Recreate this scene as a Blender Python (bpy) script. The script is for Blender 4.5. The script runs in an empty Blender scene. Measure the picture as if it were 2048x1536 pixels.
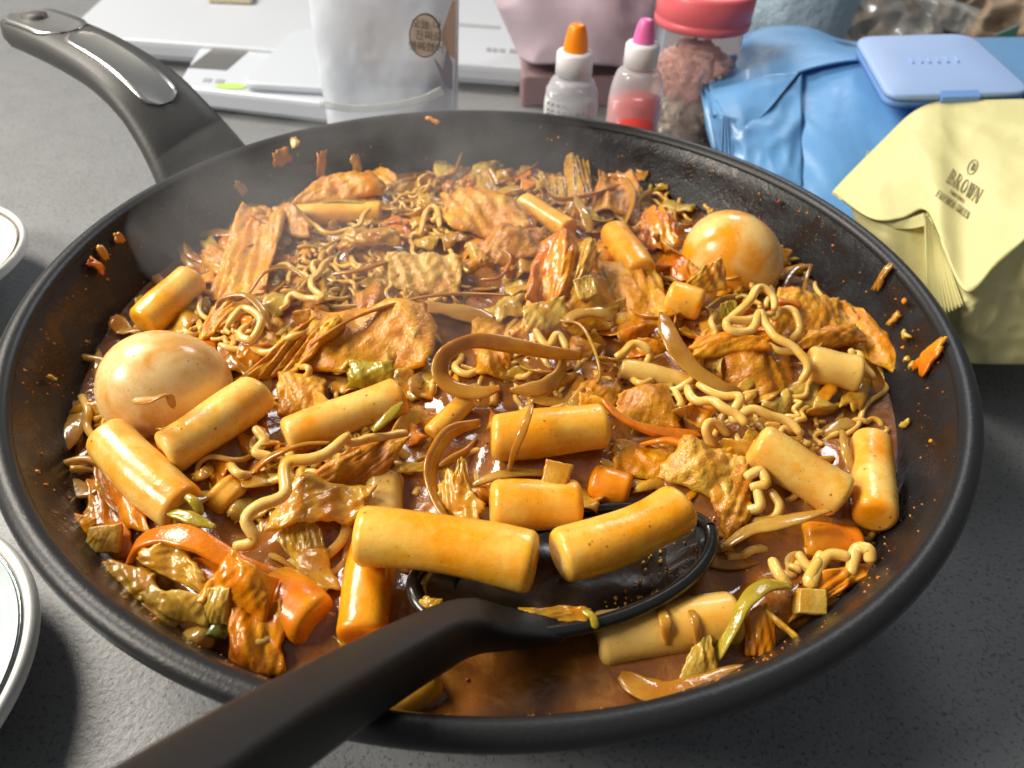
import bpy, bmesh, math, random
import numpy as np
from mathutils import Vector, Matrix, noise
PI = math.pi
rnd = random.Random(7)
C = bpy.context.scene.collection
SC = bpy.context.scene

# ------------------------------------------------------------------ camera
FPX = 1500.0
PITCH, YAW, ROLL, CD, CH = 0.72606723, 0.03373309, 0.0471677, 0.20871644, 0.14413796
def _basis():
    f = np.array([math.sin(YAW)*math.cos(PITCH), math.cos(YAW)*math.cos(PITCH), -math.sin(PITCH)])
    r = np.array([math.cos(YAW), -math.sin(YAW), 0.0]); u = np.cross(r, f)
    c, s = math.cos(ROLL), math.sin(ROLL)
    return r*c+u*s, -r*s+u*c, f
CA, CB, CF = _basis()
CAM = np.array([0.0, -CD, CH])
cam = bpy.data.cameras.new('camera'); co = bpy.data.objects.new('camera', cam); C.objects.link(co)
co.matrix_world = Matrix(((CA[0], CB[0], -CF[0], CAM[0]), (CA[1], CB[1], -CF[1], CAM[1]), (CA[2], CB[2], -CF[2], CAM[2]), (0, 0, 0, 1)))
cam.sensor_width = 36; cam.lens = FPX/2048*36; cam.clip_start = 0.004; cam.clip_end = 20
cam.dof.use_dof = True; cam.dof.focus_distance = 0.205; cam.dof.aperture_fstop = 17
SC.camera = co

# ------------------------------------------------------------------ light
w = bpy.data.worlds.new('World'); SC.world = w; w.use_nodes = True
w.node_tree.nodes['Background'].inputs[0].default_value = (0.95, 0.97, 1.0, 1)
w.node_tree.nodes['Background'].inputs[1].default_value = 0.17
def area(name, loc, target, size, power, col):
    l = bpy.data.lights.new(name, 'AREA'); l.shape = 'DISK'; l.size = size; l.energy = power; l.color = col
    o = bpy.data.objects.new(name, l); C.objects.link(o); o.location = loc
    d = Vector(target)-Vector(loc); o.rotation_euler = d.to_track_quat('-Z', 'Y').to_euler()
    return o
area('ceiling_lamp', (-0.85, 0.60, 0.98), (0, 0, 0), 0.50, 22, (1.0, 0.92, 0.80))
area('kitchen_lamp', (-0.85, -0.20, 0.64), (0.0, 0.03, 0), 0.40, 13.0, (1.0, 0.92, 0.80))
area('far_lamp', (0.5, 1.6, 1.2), (0.1, 0.35, 0), 0.5, 9, (0.97, 0.98, 1.0))
SC.view_settings.view_transform = 'Standard'; SC.view_settings.look = 'None'
SC.view_settings.exposure = 0.0; SC.view_settings.gamma = 1

# ------------------------------------------------------------------ helpers
def ray(px, py):
    return CF + CA*(px-1024)/FPX - CB*(py-768)/FPX
def at(px, py, z):
    v = ray(px, py); return CAM + v*((z-CAM[2])/v[2])
def at_d(px, py, d):
    return CAM + ray(px, py)*d
def at_y(px, py, y):
    v = ray(px, py); return CAM + v*((y-CAM[1])/v[1])
Z0 = -0.0205                     # level of the sauce below the rim
TZ = -0.066                      # table top
RIN = 0.1345                     # radius of the sauce disc
def N3(x, y, z, s=1.0):
    return noise.noise(Vector((x*s, y*s, z*s)))
def mound(x, y):
    r = math.hypot(x, y)
    g = math.exp(-((x-0.0)**2/0.0085+(y-0.035)**2/0.0045))
    g2 = math.exp(-((x+0.085)**2/0.0012+(y+0.065)**2/0.0012))
    m = 0.0065*g + 0.002*g2
    pool = math.exp(-((x-0.025)**2/0.0024+(y+0.115)**2/0.0012))
    b = (N3(x, y, 3.1, 38)*0.0016 + N3(x, y, 7.7, 90)*0.0009)*(1-0.9*pool)
    edge = max(0.0, min(1.0, (RIN-r)/0.02))
    return (m*(1-pool)+b)*edge
def S(px, py, dz=0.0):
    z = Z0
    for _ in range(8):
        p = at(px, py, z); r = math.hypot(p[0], p[1])
        z = Z0 + mound(p[0], p[1]) + dz
    return at(px, py, z)
# inner wall of the pan, (r, z) from rim down
WALL = [(0.1435, 0.0), (0.1415, -0.004), (0.139, -0.011), (0.1348, -0.0205), (0.129, -0.034), (0.121, -0.047), (0.108, -0.0585), (0.095, -0.0610)]
def wall_r(z):
    for (r0, z0), (r1, z1) in zip(WALL, WALL[1:]):
        if z <= z0 and z >= z1:
            return r0+(r1-r0)*(z-z0)/(z1-z0)
    return WALL[0][0] if z > 0 else WALL[-1][0]
def wall_pt(px, py, off=0.0008):
    v = ray(px, py); t = 0.05; last = None
    while t < 0.6:
        p = CAM+v*t; r = math.hypot(p[0], p[1])
        if p[2] < 0.001 and r > wall_r(p[2])-off and p[1] > -0.1 + 0*r: return p
        if p[2] < -0.06: return p
        t += 0.0006
    return CAM+v*0.3
def spline(pts, n):
    P = np.array(pts, float)
    if len(P) == 2: 
        t = np.linspace(0, 1, n)[:, None]; return P[0]*(1-t)+P[1]*t
    Q = np.vstack([2*P[0]-P[1], P, 2*P[-1]-P[-2]])
    out = []; m = len(P)-1
    for i in range(n):
        u = i/(n-1)*m; k = min(int(u), m-1); t = u-k
        a, b, c, d = Q[k:k+4]
        out.append(0.5*((2*b)+(-a+c)*t+(2*a-5*b+4*c-d)*t*t+(-a+3*b-3*c+d)*t**3))
    return np.array(out)
def link_mesh(name, V, F, mat, parent=None, smooth=True, center=True):
    V = np.asarray(V, float); c = V.mean(0) if center else np.zeros(3)
    if parent is not None: c = np.array(parent.location)
    me = bpy.data.meshes.new(name); me.from_pydata([tuple(v) for v in (V-c)], [], F); me.update()
    if smooth: me.polygons.foreach_set('use_smooth', [True]*len(me.polygons))
    bm = bmesh.new(); bm.from_mesh(me); bmesh.ops.recalc_face_normals(bm, faces=bm.faces); bm.to_mesh(me); bm.free()
    for m in (mat if isinstance(mat, (list, tuple)) else [mat]): me.materials.append(m)
    o = bpy.data.objects.new(name, me); C.objects.link(o)
    if parent is not None: o.parent = parent
    else: o.location = c
    return o
def tag(o, label, cat, group=None):
    o['label'] = label; o['category'] = cat
    if group: o['group'] = group
    return o
def stuff(o, label=None, cat=None):
    o['kind'] = 'stuff'
    if label: o['label'] = label
    if cat: o['category'] = cat
    return o
def empty(name, loc, label, cat, group=None):
    o = bpy.data.objects.new(name, None); C.objects.link(o); o.location = tuple(loc); o.empty_display_size = 0.01
    return tag(o, label, cat, group)
def frames(P, up=(0, 0, 1)):
    n = len(P); T = np.gradient(P, axis=0); T /= np.linalg.norm(T, axis=1)[:, None]+1e-12
    up = np.array(up, float); a = up-T[0]*(up@T[0])
    if np.linalg.norm(a) < 1e-4: a = np.array([1., 0, 0])-T[0]*T[0][0]
    a /= np.linalg.norm(a); A = [a]
    for i in range(1, n):
        a = A[-1]-T[i]*(A[-1]@T[i]); a /= np.linalg.norm(a)+1e-12; A.append(a)
    A = np.array(A); return T, A, np.cross(T, A)
def sweep_vf(P, wid, thk, sides=10, roll=0.0, power=2.0, cap=True, wob=0.0, seed=0, off=0, wf=0.35):
    """elliptical section swept along P: wid across, thk along the up frame"""
    n = len(P); wid = np.broadcast_to(np.asarray(wid, float), (n,)); thk = np.broadcast_to(np.asarray(thk, float), (n,))
    rl = np.broadcast_to(np.asarray(roll, float), (n,))
    T, A, B = frames(P); V = []; F = []
    for i in range(n):
        for k in range(sides):
            th = 2*PI*k/sides; c, s = math.cos(th), math.sin(th)
            cc = math.copysign(abs(c)**(2/power), c); ss = math.copysign(abs(s)**(2/power), s)
            x, y = cc*wid[i]/2, ss*thk[i]/2
            if wob:
                q = 1+wob*N3(i*wf+seed*3.7, math.cos(th)*0.9+seed, math.sin(th)*0.9)
                x *= q; y *= q
            cr, sr = math.cos(rl[i]), math.sin(rl[i])
            V.append(P[i]+B[i]*(x*cr-y*sr)+A[i]*(x*sr+y*cr))
    for i in range(n-1):
        for k in range(sides):
            a = i*sides+k; b = i*sides+(k+1) % sides
            F.append((off+a, off+b, off+b+sides, off+a+sides))
    if cap:
        V.append(P[0]); V.append(P[-1]); c0 = n*sides; c1 = c0+1
        for k in range(sides):
            F.append((off+c0, off+(k+1) % sides, off+k)); F.append((off+c1, off+(n-1)*sides+k, off+(n-1)*sides+(k+1) % sides))
    return V, F
def lathe(name, prof, mat, center, parent=None, seg=64, wob=None):
    V = []; F = []; n = len(prof)
    for j in range(seg):
        a = 2*PI*j/seg
        for (r, z) in prof:
            V.append((center[0]+r*math.cos(a), center[1]+r*math.sin(a), center[2]+z))
    for j in range(seg):
        k = (j+1) % seg
        for i in range(n-1):
            F.append((j*n+i, k*n+i, k*n+i+1, j*n+i+1))
    o = link_mesh(name, V, F, mat, parent)
    if parent is None:
        me = o.data
    return o

# ------------------------------------------------------------------ materials
def newmat(name):
    m = bpy.data.materials.new(name); m.use_nodes = True; nt = m.node_tree
    return m, nt, nt.nodes['Principled BSDF']
def nd(nt, t, **k):
    n = nt.nodes.new(t)
    for a, b in k.items():
        if a in n.inputs.keys() if hasattr(n.inputs, 'keys') else False: n.inputs[a].default_value = b
        else: setattr(n, a, b)
    return n
def ramp(nt, fac, stops):
    r = nt.nodes.new('ShaderNodeValToRGB'); e = r.color_ramp.elements
    while len(e) < len(stops): e.new(0.5)
    for el, (p, c) in zip(e, stops):
        el.position = p; el.color = (c[0], c[1], c[2], 1) if len(c) == 3 else c
    nt.links.new(fac, r.inputs[0]); return r.outputs[0]
def coords(nt, jitter=True):
    tc = nt.nodes.new('ShaderNodeTexCoord')
    if not jitter: return tc.outputs['Object']
    oi = nt.nodes.new('ShaderNodeObjectInfo'); m = nt.nodes.new('ShaderNodeVectorMath'); m.operation = 'MULTIPLY_ADD'
    cmb = nt.nodes.new('ShaderNodeCombineXYZ')
    for i in range(3): nt.links.new(oi.outputs['Random'], cmb.inputs[i])
    nt.links.new(cmb.outputs[0], m.inputs[0]); m.inputs[1].default_value = (3.1, 5.7, 9.3); nt.links.new(tc.outputs['Object'], m.inputs[2])
    return m.outputs[0]
def noise_n(nt, vec, scale, detail=4, rough=0.55, dist=0):
    n = nt.nodes.new('ShaderNodeTexNoise'); n.inputs['Scale'].default_value = scale; n.inputs['Detail'].default_value = detail
    n.inputs['Roughness'].default_value = rough; n.inputs['Distortion'].default_value = dist
    nt.links.new(vec, n.inputs['Vector']); return n.outputs['Fac']
def mixc(nt, fac, a, b, mode='MIX'):
    m = nt.nodes.new('ShaderNodeMix'); m.data_type = 'RGBA'; m.blend_type = mode
    if isinstance(fac, float): m.inputs[0].default_value = fac
    else: nt.links.new(fac, m.inputs[0])
    for s, v in ((6, a), (7, b)):
        if isinstance(v, tuple): m.inputs[s].default_value = (v[0], v[1], v[2], 1)
        else: nt.links.new(v, m.inputs[s])
    return m.outputs[2]
def bump(nt, h, strength, dist, prev=None):
    b = nt.nodes.new('ShaderNodeBump'); b.inputs['Strength'].default_value = strength; b.inputs['Distance'].default_value = dist
    nt.links.new(h, b.inputs['Height'])
    if prev is not None: nt.links.new(prev, b.inputs['Normal'])
    return b.outputs[0]
def math_n(nt, op, a, b=None):
    m = nt.nodes.new('ShaderNodeMath'); m.operation = op
    for i, v in ((0, a), (1, b)):
        if v is None: continue
        if isinstance(v, (int, float)): m.inputs[i].default_value = v
        else: nt.links.new(v, m.inputs[i])
    return m.outputs[0]
def food(name, base, sauce, lo=0.42, hi=0.62, scale=90, rough=0.24, sss=0.25, bumpd=0.0002, bscale=450, specks=0.6, trans=0.0, deep=None, fine=0.0, coat=0.5, vein=None):
    warm = lambda c: (min(1, c[0]*1.06), c[1]*1.02, c[2]*(1.0 if 'egg' in name else 1.0 if 'noodle' in name else .8 if 'rice' in name else .6))
    base, sauce = warm(base), warm(sauce); deep = warm(deep) if deep else None
    m, nt, p = newmat(name); v = coords(nt)
    f = noise_n(nt, v, scale, 3, 0.5, 0.4)
    fr = ramp(nt, f, [(lo, (0, 0, 0)), (hi, (1, 1, 1))])
    col = mixc(nt, fr, base, sauce)
    if deep:
        f2 = noise_n(nt, v, scale*2.3, 4, 0.6)
        col = mixc(nt, ramp(nt, f2, [(0.5, (0, 0, 0)), (0.72, (1, 1, 1))]), col, deep)
    f5 = noise_n(nt, v, scale*7, 4, 0.7)
    col = mixc(nt, ramp(nt, f5, [(0.52, (0, 0, 0)), (0.78, (0.45,)*3)]), col, sauce)
    f6 = noise_n(nt, v, scale*4, 3, 0.65)
    col = mixc(nt, ramp(nt, f6, [(0.60, (0, 0, 0)), (0.8, (0.35,)*3)]), col, tuple(min(1, x*1.12+.03) for x in base))
    if vein:
        wv = nt.nodes.new('ShaderNodeTexWave'); wv.inputs['Scale'].default_value = vein[0]; wv.inputs['Distortion'].default_value = 6
        wv.inputs['Detail'].default_value = 3; wv.inputs['Detail Scale'].default_value = 1.4; nt.links.new(v, wv.inputs['Vector'])
        col = mixc(nt, math_n(nt, 'MULTIPLY', wv.outputs['Fac'], vein[1]), col, vein[2])
    if specks:
        vo = nt.nodes.new('ShaderNodeTexVoronoi'); vo.inputs['Scale'].default_value = 400; vo.inputs['Randomness'].default_value = 1
        nt.links.new(v, vo.inputs['Vector'])
        thr = ramp(nt, vo.outputs['Distance'], [(0.10, (1, 1, 1)), (0.19, (0, 0, 0))])
        pick = ramp(nt, vo.outputs['Color'], [(0.50, (0, 0, 0)), (0.55, (1, 1, 1))])
        gate = ramp(nt, noise_n(nt, v, 85, 2), [(0.44, (0, 0, 0)), (0.56, (1, 1, 1))])
        fac = math_n(nt, 'MULTIPLY', math_n(nt, 'MULTIPLY', math_n(nt, 'MULTIPLY', thr, pick), specks), gate)
        col = mixc(nt, fac, col, (0.22, 0.035, 0.004))
        vo2 = nt.nodes.new('ShaderNodeTexVoronoi'); vo2.inputs['Scale'].default_value = 900; nt.links.new(v, vo2.inputs['Vector'])
        thr2 = ramp(nt, vo2.outputs['Distance'], [(0.10, (1, 1, 1)), (0.2, (0, 0, 0))])
        pick2 = ramp(nt, vo2.outputs['Color'], [(0.66, (0, 0, 0)), (0.7, (1, 1, 1))])
        col = mixc(nt, math_n(nt, 'MULTIPLY', math_n(nt, 'MULTIPLY', thr2, pick2), specks*0.8), col, (0.16, 0.05, 0.01))
    nt.links.new(col, p.inputs['Base Color'])
    p.inputs['Roughness'].default_value = rough
    rn = ramp(nt, noise_n(nt, v, 260, 3), [(0.35, (rough*0.6,)*3), (0.7, (min(1, rough*1.7),)*3)])
    nt.links.new(rn, p.inputs['Roughness'])
    p.inputs['Subsurface Weight'].default_value = sss; p.inputs['Subsurface Radius'].default_value = (1.0, 0.45, 0.2); p.inputs['Subsurface Scale'].default_value = 0.003
    p.inputs['IOR'].default_value = 1.42
    p.inputs['Transmission Weight'].default_value = trans
    p.inputs['Coat Weight'].default_value = coat; p.inputs['Coat Roughness'].default_value = 0.09; p.inputs['Coat IOR'].default_value = 1.36
    nrm = bump(nt, noise_n(nt, v, bscale, 4, 0.6), 1.0, bumpd)
    if fine: nrm = bump(nt, noise_n(nt, v, bscale*3, 3, 0.6, 0.5), 1.0, fine, nrm)
    nt.links.new(nrm, p.inputs['Normal'])
    nt.links.new(nrm, p.inputs['Coat Normal'])
    return m
ORANGE = (0.72, 0.27, 0.004); YEL = (0.73, 0.37, 0.035); CREAM = (0.77, 0.52, 0.16)
M = {}
M['rice'] = food('rice_cake_skin', CREAM, ORANGE, 0.40, 0.66, 70, 0.3, 0.35, 0.0003, 150, 0.75, deep=(0.74, 0.36, 0.03), coat=.35)
M['rice_y'] = food('rice_cake_yellow', (0.77, 0.49, 0.11), (0.74, 0.30, 0.006), 0.38, 0.60, 62, 0.28, 0.35, 0.0003, 150, 0.75, deep=(0.76, 0.38, 0.02), coat=.35)
M['rice_o'] = food('rice_cake_orange', (0.74, 0.32, 0.012), (0.64, 0.17, 0.002), 0.35, 0.6, 70, 0.26, 0.3, 0.00016, 240, 0.7)
M['rice_p'] = food('rice_cake_pale', (0.72, 0.49, 0.16), (0.66, 0.32, 0.03), 0.44, 0.70, 70, 0.3, 0.35, 0.00016, 240, 0.6)
M['egg'] = food('egg_white', (0.78, 0.58, 0.27), (0.62, 0.28, 0.03), 0.50, 0.66, 60, 0.26, 0.35, 0.0001, 160, 0.5, deep=(0.72, 0.44, 0.13), coat=.3)
M['egg_o'] = food('egg_stained', (0.77, 0.54, 0.19), (0.72, 0.30, 0.01), 0.44, 0.58, 62, 0.26, 0.35, 0.0001, 160, 0.35)
M['fish'] = food('fish_cake_skin', (0.66, 0.35, 0.022), (0.60, 0.21, 0.003), 0.35, 0.65, 110, 0.3, 0.2, 0.0007, 260, 0.5, deep=(0.50, 0.18, 0.005), fine=0.0003, coat=0.4)
M['fish_b'] = food('fish_cake_brown', (0.52, 0.25, 0.022), (0.46, 0.15, 0.005), 0.35, 0.65, 110, 0.28, 0.2, 0.0007, 260, 0.4, deep=(0.36, 0.12, 0.007), fine=0.0003, coat=0.4)
M['fish_p'] = food('fish_cake_pale', (0.62, 0.38, 0.075), (0.56, 0.24, 0.015), 0.4, 0.65, 130, 0.3, 0.15, 0.0010, 260, 0.4, deep=(0.46, 0.2, 0.015), fine=0.0003, coat=0.7)
M['cabb'] = food('cabbage_leaf', (0.70, 0.41, 0.05), (0.62, 0.24, 0.004), 0.36, 0.62, 120, 0.22, 0.3, 0.0004, 220, 0.5, trans=.28, coat=0.7, vein=(45, 0.22, (0.76, 0.54, 0.14)))
M['cabb_o'] = food('cabbage_orange', (0.68, 0.27, 0.006), (0.54, 0.14, 0.002), 0.35, 0.62, 120, 0.24, 0.25, 0.0005, 220, 0.5, coat=0.7)
M['cabb_p'] = food('cabbage_stem', (0.72, 0.50, 0.15), (0.62, 0.32, 0.03), 0.42, 0.68, 140, 0.22, 0.3, 0.0004, 220, 0.4, trans=.28, coat=0.7, vein=(55, 0.2, (0.62, 0.42, 0.10)))
M['onion'] = food('onion_skin', (0.56, 0.30, 0.06), (0.46, 0.18, 0.016), 0.38, 0.62, 90, 0.14, 0.35, 0.0003, 160, 0.4, trans=0.3, coat=0.9)
M['onion_p'] = food('onion_pale', (0.60, 0.37, 0.115), (0.50, 0.24, 0.04), 0.4, 0.65, 90, 0.14, 0.35, 0.0003, 160, 0.35, trans=0.35, coat=0.9)
M['noodle'] = food('noodle_surface', (0.74, 0.50, 0.14), (0.66, 0.37, 0.045), 0.40, 0.7, 160, 0.25, 0.3, 0.00015, 500, 0.3, coat=0.6)
M['noodle_d'] = food('noodle_sauced', (0.68, 0.43, 0.10), (0.60, 0.31, 0.03), 0.40, 0.7, 160, 0.22, 0.3, 0.00015, 500, 0.3, coat=0.7)
M['carrot'] = food('carrot_flesh', (0.66, 0.20, 0.006), (0.56, 0.14, 0.003), 0.38, 0.62, 120, 0.24, 0.2, 0.0003, 300, 0.3, coat=0.6)
M['scallion'] = food('scallion_leaf', (0.42, 0.33, 0.04), (0.34, 0.25, 0.02), 0.38, 0.62, 120, 0.2, 0.25, 0.0003, 300, 0.25, trans=0.15, coat=0.8)
M['scallion_d'] = food('scallion_dark', (0.06, 0.09, 0.012), (0.12, 0.12, 0.02), 0.38, 0.62, 120, 0.2, 0.1, 0.0003, 300, 0.1, coat=0.8)
M['chili'] = food('chili_flake', (0.38, 0.03, 0.008), (0.3, 0.02, 0.004), 0.4, 0.6, 200, 0.2, 0.1, 0.0002, 500, 0)

def sauce_mat():
    m, nt, p = newmat('gochujang_sauce'); v = coords(nt, False)
    f = noise_n(nt, v, 26, 4, 0.55, 0.6); f2 = noise_n(nt, v, 120, 4, 0.6, 0.5)
    col = mixc(nt, ramp(nt, f, [(0.35, (0, 0, 0)), (0.68, (1, 1, 1))]), (0.215, 0.076, 0.018), (0.28, 0.090, 0.007))
    col = mixc(nt, ramp(nt, f2, [(0.5, (0, 0, 0)), (0.75, (1, 1, 1))]), col, (0.42, 0.18, 0.035))
    nt.links.new(col, p.inputs['Base Color']); p.inputs['Roughness'].default_value = 0.13
    p.inputs['Subsurface Weight'].default_value = 0.25; p.inputs['Subsurface Scale'].default_value = 0.004
    p.inputs['Subsurface Radius'].default_value = (1, 0.4, 0.15)
    n1 = bump(nt, noise_n(nt, v, 170, 4, 0.6, 0.4), 1.0, 0.0007)
    vo = nt.nodes.new('ShaderNodeTexVoronoi'); vo.feature = 'SMOOTH_F1'; vo.inputs['Scale'].default_value = 260; nt.links.new(v, vo.inputs['Vector'])
    n1 = bump(nt, vo.outputs['Distance'], 0.5, 0.0005, n1)
    nt.links.new(n1, p.inputs['Normal']); p.inputs['Coat Weight'].default_value = 0.6; p.inputs['Coat Roughness'].default_value = 0.06
    return m
M['sauce'] = sauce_mat()
def simple(name, col, rough=0.4, metal=0, bumpd=0, bscale=200, var=0.0, vscale=30, coat=0, trans=0, sss=0, ior=1.45, alpha=1):
    m, nt, p = newmat(name); v = coords(nt, False)
    if var:
        f = noise_n(nt, v, vscale, 4, 0.6)
        c = mixc(nt, ramp(nt, f, [(0.3, (0, 0, 0)), (0.7, (1, 1, 1))]), tuple(x*(1-var) for x in col), tuple(min(1, x*(1+var)) for x in col))
        nt.links.new(c, p.inputs['Base Color'])
    else: p.inputs['Base Color'].default_value = (*col, 1)
    p.inputs['Roughness'].default_value = rough; p.inputs['Metallic'].default_value = metal
    p.inputs['Coat Weight'].default_value = coat; p.inputs['Transmission Weight'].default_value = trans; p.inputs['IOR'].default_value = ior
    p.inputs['Subsurface Weight'].default_value = sss; p.inputs['Subsurface Scale'].default_value = 0.006
    p.inputs['Alpha'].default_value = alpha
    if bumpd: nt.links.new(bump(nt, noise_n(nt, v, bscale, 3, 0.6), 1, bumpd), p.inputs['Normal'])
    return m
def table_mat():
    m, nt, p = newmat('grey_stone_laminate'); v = coords(nt, False)
    big = noise_n(nt, v, 5, 5, 0.6); mid = noise_n(nt, v, 45, 5, 0.65); fine = noise_n(nt, v, 700, 2, 0.6)
    col = mixc(nt, ramp(nt, big, [(0.3, (0, 0, 0)), (0.7, (1, 1, 1))]), (0.178, 0.186, 0.196), (0.232, 0.242, 0.254))
    col = mixc(nt, ramp(nt, mid, [(0.35, (0.35,)*3), (0.7, (0, 0, 0))]), col, (0.14, 0.14, 0.14))
    col = mixc(nt, ramp(nt, fine, [(0.30, (0.75,)*3), (0.46, (0, 0, 0))]), col, (0.06, 0.06, 0.06))
    nt.links.new(col, p.inputs['Base Color']); p.inputs['Roughness'].default_value = 0.42
    b = bump(nt, noise_n(nt, v, 520, 3, 0.6), 1, 0.00022); b = bump(nt, noise_n(nt, v, 90, 4, 0.6), 0.7, 0.00025, b)
    nt.links.new(b, p.inputs['Normal']); return m
def pan_mat(name, stain):
    m, nt, p = newmat(name); v = coords(nt, False)
    p.inputs['Specular IOR Level'].default_value = 0.35
    base = (0.012, 0.0125, 0.014)
    fine = noise_n(nt, v, 900, 2, 0.6)
    col = mixc(nt, ramp(nt, fine, [(0.66, (0, 0, 0)), (0.78, (0.5,)*3)]), base, (0.05, 0.052, 0.055))
    rough = 0.40
    if stain:
        f = noise_n(nt, v, 55, 6, 0.68, 0.8)
        fac = ramp(nt, f, [(0.48, (0, 0, 0)), (0.70, (0.75,)*3)])
        col = mixc(nt, fac, col, (0.034, 0.014, 0.005))
        f3 = noise_n(nt, v, 240, 4, 0.7, 0.3)
        col = mixc(nt, ramp(nt, f3, [(0.68, (0, 0, 0)), (0.76, (0.7,)*3)]), col, (0.14, 0.06, 0.015))
        rr = ramp(nt, f, [(0.42, (0.42,)*3), (0.62, (0.16,)*3)]); nt.links.new(rr, p.inputs['Roughness'])
        nt.links.new(bump(nt, f3, 1, 0.00025, bump(nt, fine, 1, 0.00015)), p.inputs['Normal'])
    else:
        p.inputs['Roughness'].default_value = rough
        nt.links.new(bump(nt, fine, 1, 0.00009), p.inputs['Normal'])
    nt.links.new(col, p.inputs['Base Color'])
    return m
M['table'] = table_mat()
M['pan_in'] = pan_mat('pan_inside_coating', True); M['pan_out'] = pan_mat('pan_rim_coating', False)
M['handle'] = simple('handle_plastic', (0.045, 0.045, 0.045), 0.5, bumpd=0.0001, bscale=900)
M['steel'] = simple('brushed_steel', (0.62, 0.62, 0.60), 0.28, 1.0, var=0.05)
M['ladle'] = simple('ladle_nylon', (0.011, 0.0116, 0.0125), 0.42, bumpd=0.00008, bscale=500)
M['ladle_wet'] = simple('ladle_wet_nylon', (0.011, 0.011, 0.010), 0.24, bumpd=0.0001, bscale=160, coat=0.25)
M['white'] = simple('white_plastic', (0.50, 0.54, 0.60), 0.35)
M['white2'] = simple('white_appliance', (0.46, 0.49, 0.54), 0.4, var=0.02, vscale=8)
M['rubber'] = simple('grey_underside', (0.30, 0.31, 0.32), 0.5)
M['lcd'] = simple('lcd_grey', (0.13, 0.13, 0.13), 0.25)
M['green'] = simple('green_button', (0.42, 0.6, 0.16), 0.4)
M['print'] = simple('grey_print', (0.25, 0.25, 0.27), 0.6)
M['ceramic'] = simple('white_glaze', (0.72, 0.72, 0.69), 0.14, coat=0.5)
M['celadon'] = simple('pale_blue_glaze', (0.50, 0.58, 0.60), 0.14, coat=0.5)
M['ring'] = simple('grey_glaze_line', (0.12, 0.14, 0.15), 0.2)
M['ringb'] = simple('brown_glaze_line', (0.16, 0.10, 0.08), 0.2)
M['orange_cap'] = simple('orange_cap_plastic', (0.90, 0.26, 0.005), 0.35, sss=0.1)
M['pink_cap'] = simple('pink_cap_plastic', (0.76, 0.16, 0.42), 0.35, sss=0.1)
M['collar'] = simple('white_ribbed_collar', (0.72, 0.72, 0.76), 0.4, sss=0.2)
M['clear'] = simple('clear_plastic', (0.86, 0.85, 0.9), 0.16, trans=0.88, ior=1.2)
M['liquid_w'] = simple('clear_liquid', (0.84, 0.85, 0.88), 0.1, trans=0.75, ior=1.25)
M['liquid_r'] = simple('red_liquid', (0.80, 0.085, 0.075), 0.2, trans=0.12, sss=0.5)
def thin(name, col, fac, rough=0.15, bumpd=0, bscale=30):
    m, nt, p = newmat(name); p.inputs['Base Color'].default_value = (*col, 1); p.inputs['Roughness'].default_value = rough; p.inputs['Coat Weight'].default_value = .6
    tr = nt.nodes.new('ShaderNodeBsdfTransparent'); mx = nt.nodes.new('ShaderNodeMixShader'); lw = nt.nodes.new('ShaderNodeLayerWeight'); lw.inputs[0].default_value = .35
    f = math_n(nt, 'ADD', math_n(nt, 'MULTIPLY', lw.outputs['Facing'], .35), fac); nt.links.new(f, mx.inputs[0])
    nt.links.new(tr.outputs[0], mx.inputs[1]); nt.links.new(p.outputs[0], mx.inputs[2]); nt.links.new(mx.outputs[0], nt.nodes['Material Output'].inputs[0])
    if bumpd: nt.links.new(bump(nt, noise_n(nt, coords(nt, False), bscale, 3, .6), 1, bumpd), p.inputs['Normal'])
    return m
M['clear'] = thin('clear_plastic_film', (0.74, 0.74, 0.80), .34)
M['jar'] = thin('jar_wall_film', (0.66, 0.52, 0.56), .10)
M['liquid_w'] = thin('clear_liquid_film', (0.64, 0.66, 0.70), .32)
M['film'] = thin('crumpled_clear_film', (0.62, 0.66, 0.65), .30, .12, .004, 26)
M['cloud'] = thin('cloudy_pouch_film', (0.70, 0.76, 0.86), .70, .28, .003, 22)
M['labelw'] = simple('paper_label', (0.60, 0.62, 0.63), 0.5)
M['jarlid'] = simple('pink_lid_plastic', (0.70, 0.13, 0.15), 0.35, sss=0.1)
M['jar'] = simple('jar_plastic', (0.9, 0.82, 0.85), 0.12, trans=0.93, ior=1.12)
M['salt_p'] = simple('pink_granule', (0.95, 0.62, 0.53), 0.5, var=0.2, vscale=60)
M['salt_b'] = simple('brown_granule', (0.85, 0.74, 0.62), 0.55, var=0.35, vscale=60)
M['pinkbag'] = simple('pink_plastic_film', (0.60, 0.48, 0.56), 0.3, var=0.12, vscale=12, bumpd=0.002, bscale=22)
M['redshade'] = simple('red_shade_block', (0.25, 0.17, 0.18), 0.6)  # dusky colour painted in for a shaded area
M['blue'] = simple('blue_film', (0.12, 0.31, 0.60), 0.42, bumpd=0.0006, bscale=60, coat=0.15)
M['bluelid'] = simple('blue_lid_plastic', (0.30, 0.44, 0.74), 0.42)
M['blueside'] = simple('blue_lid_side_plastic', (0.16, 0.32, 0.70), 0.42)
M['bluefab'] = simple('blue_waffle_fabric', (0.42, 0.56, 0.68), 0.8, bumpd=0.003, bscale=90)
M['yellow'] = simple('yellow_film', (0.68, 0.62, 0.29), 0.5, bumpd=0.0004, bscale=70, sss=0.1)
M['ink'] = simple('olive_ink', (0.22, 0.18, 0.075), 0.6)
M['cloud_old'] = simple('cloudy_pouch_film', (0.66, 0.71, 0.80), 0.25, var=0.14, vscale=16, bumpd=0.0015, bscale=18, sss=.3, coat=0.4)
M['sticker'] = simple('grey_beige_sticker', (0.42, 0.38, 0.34), 0.5)
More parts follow.
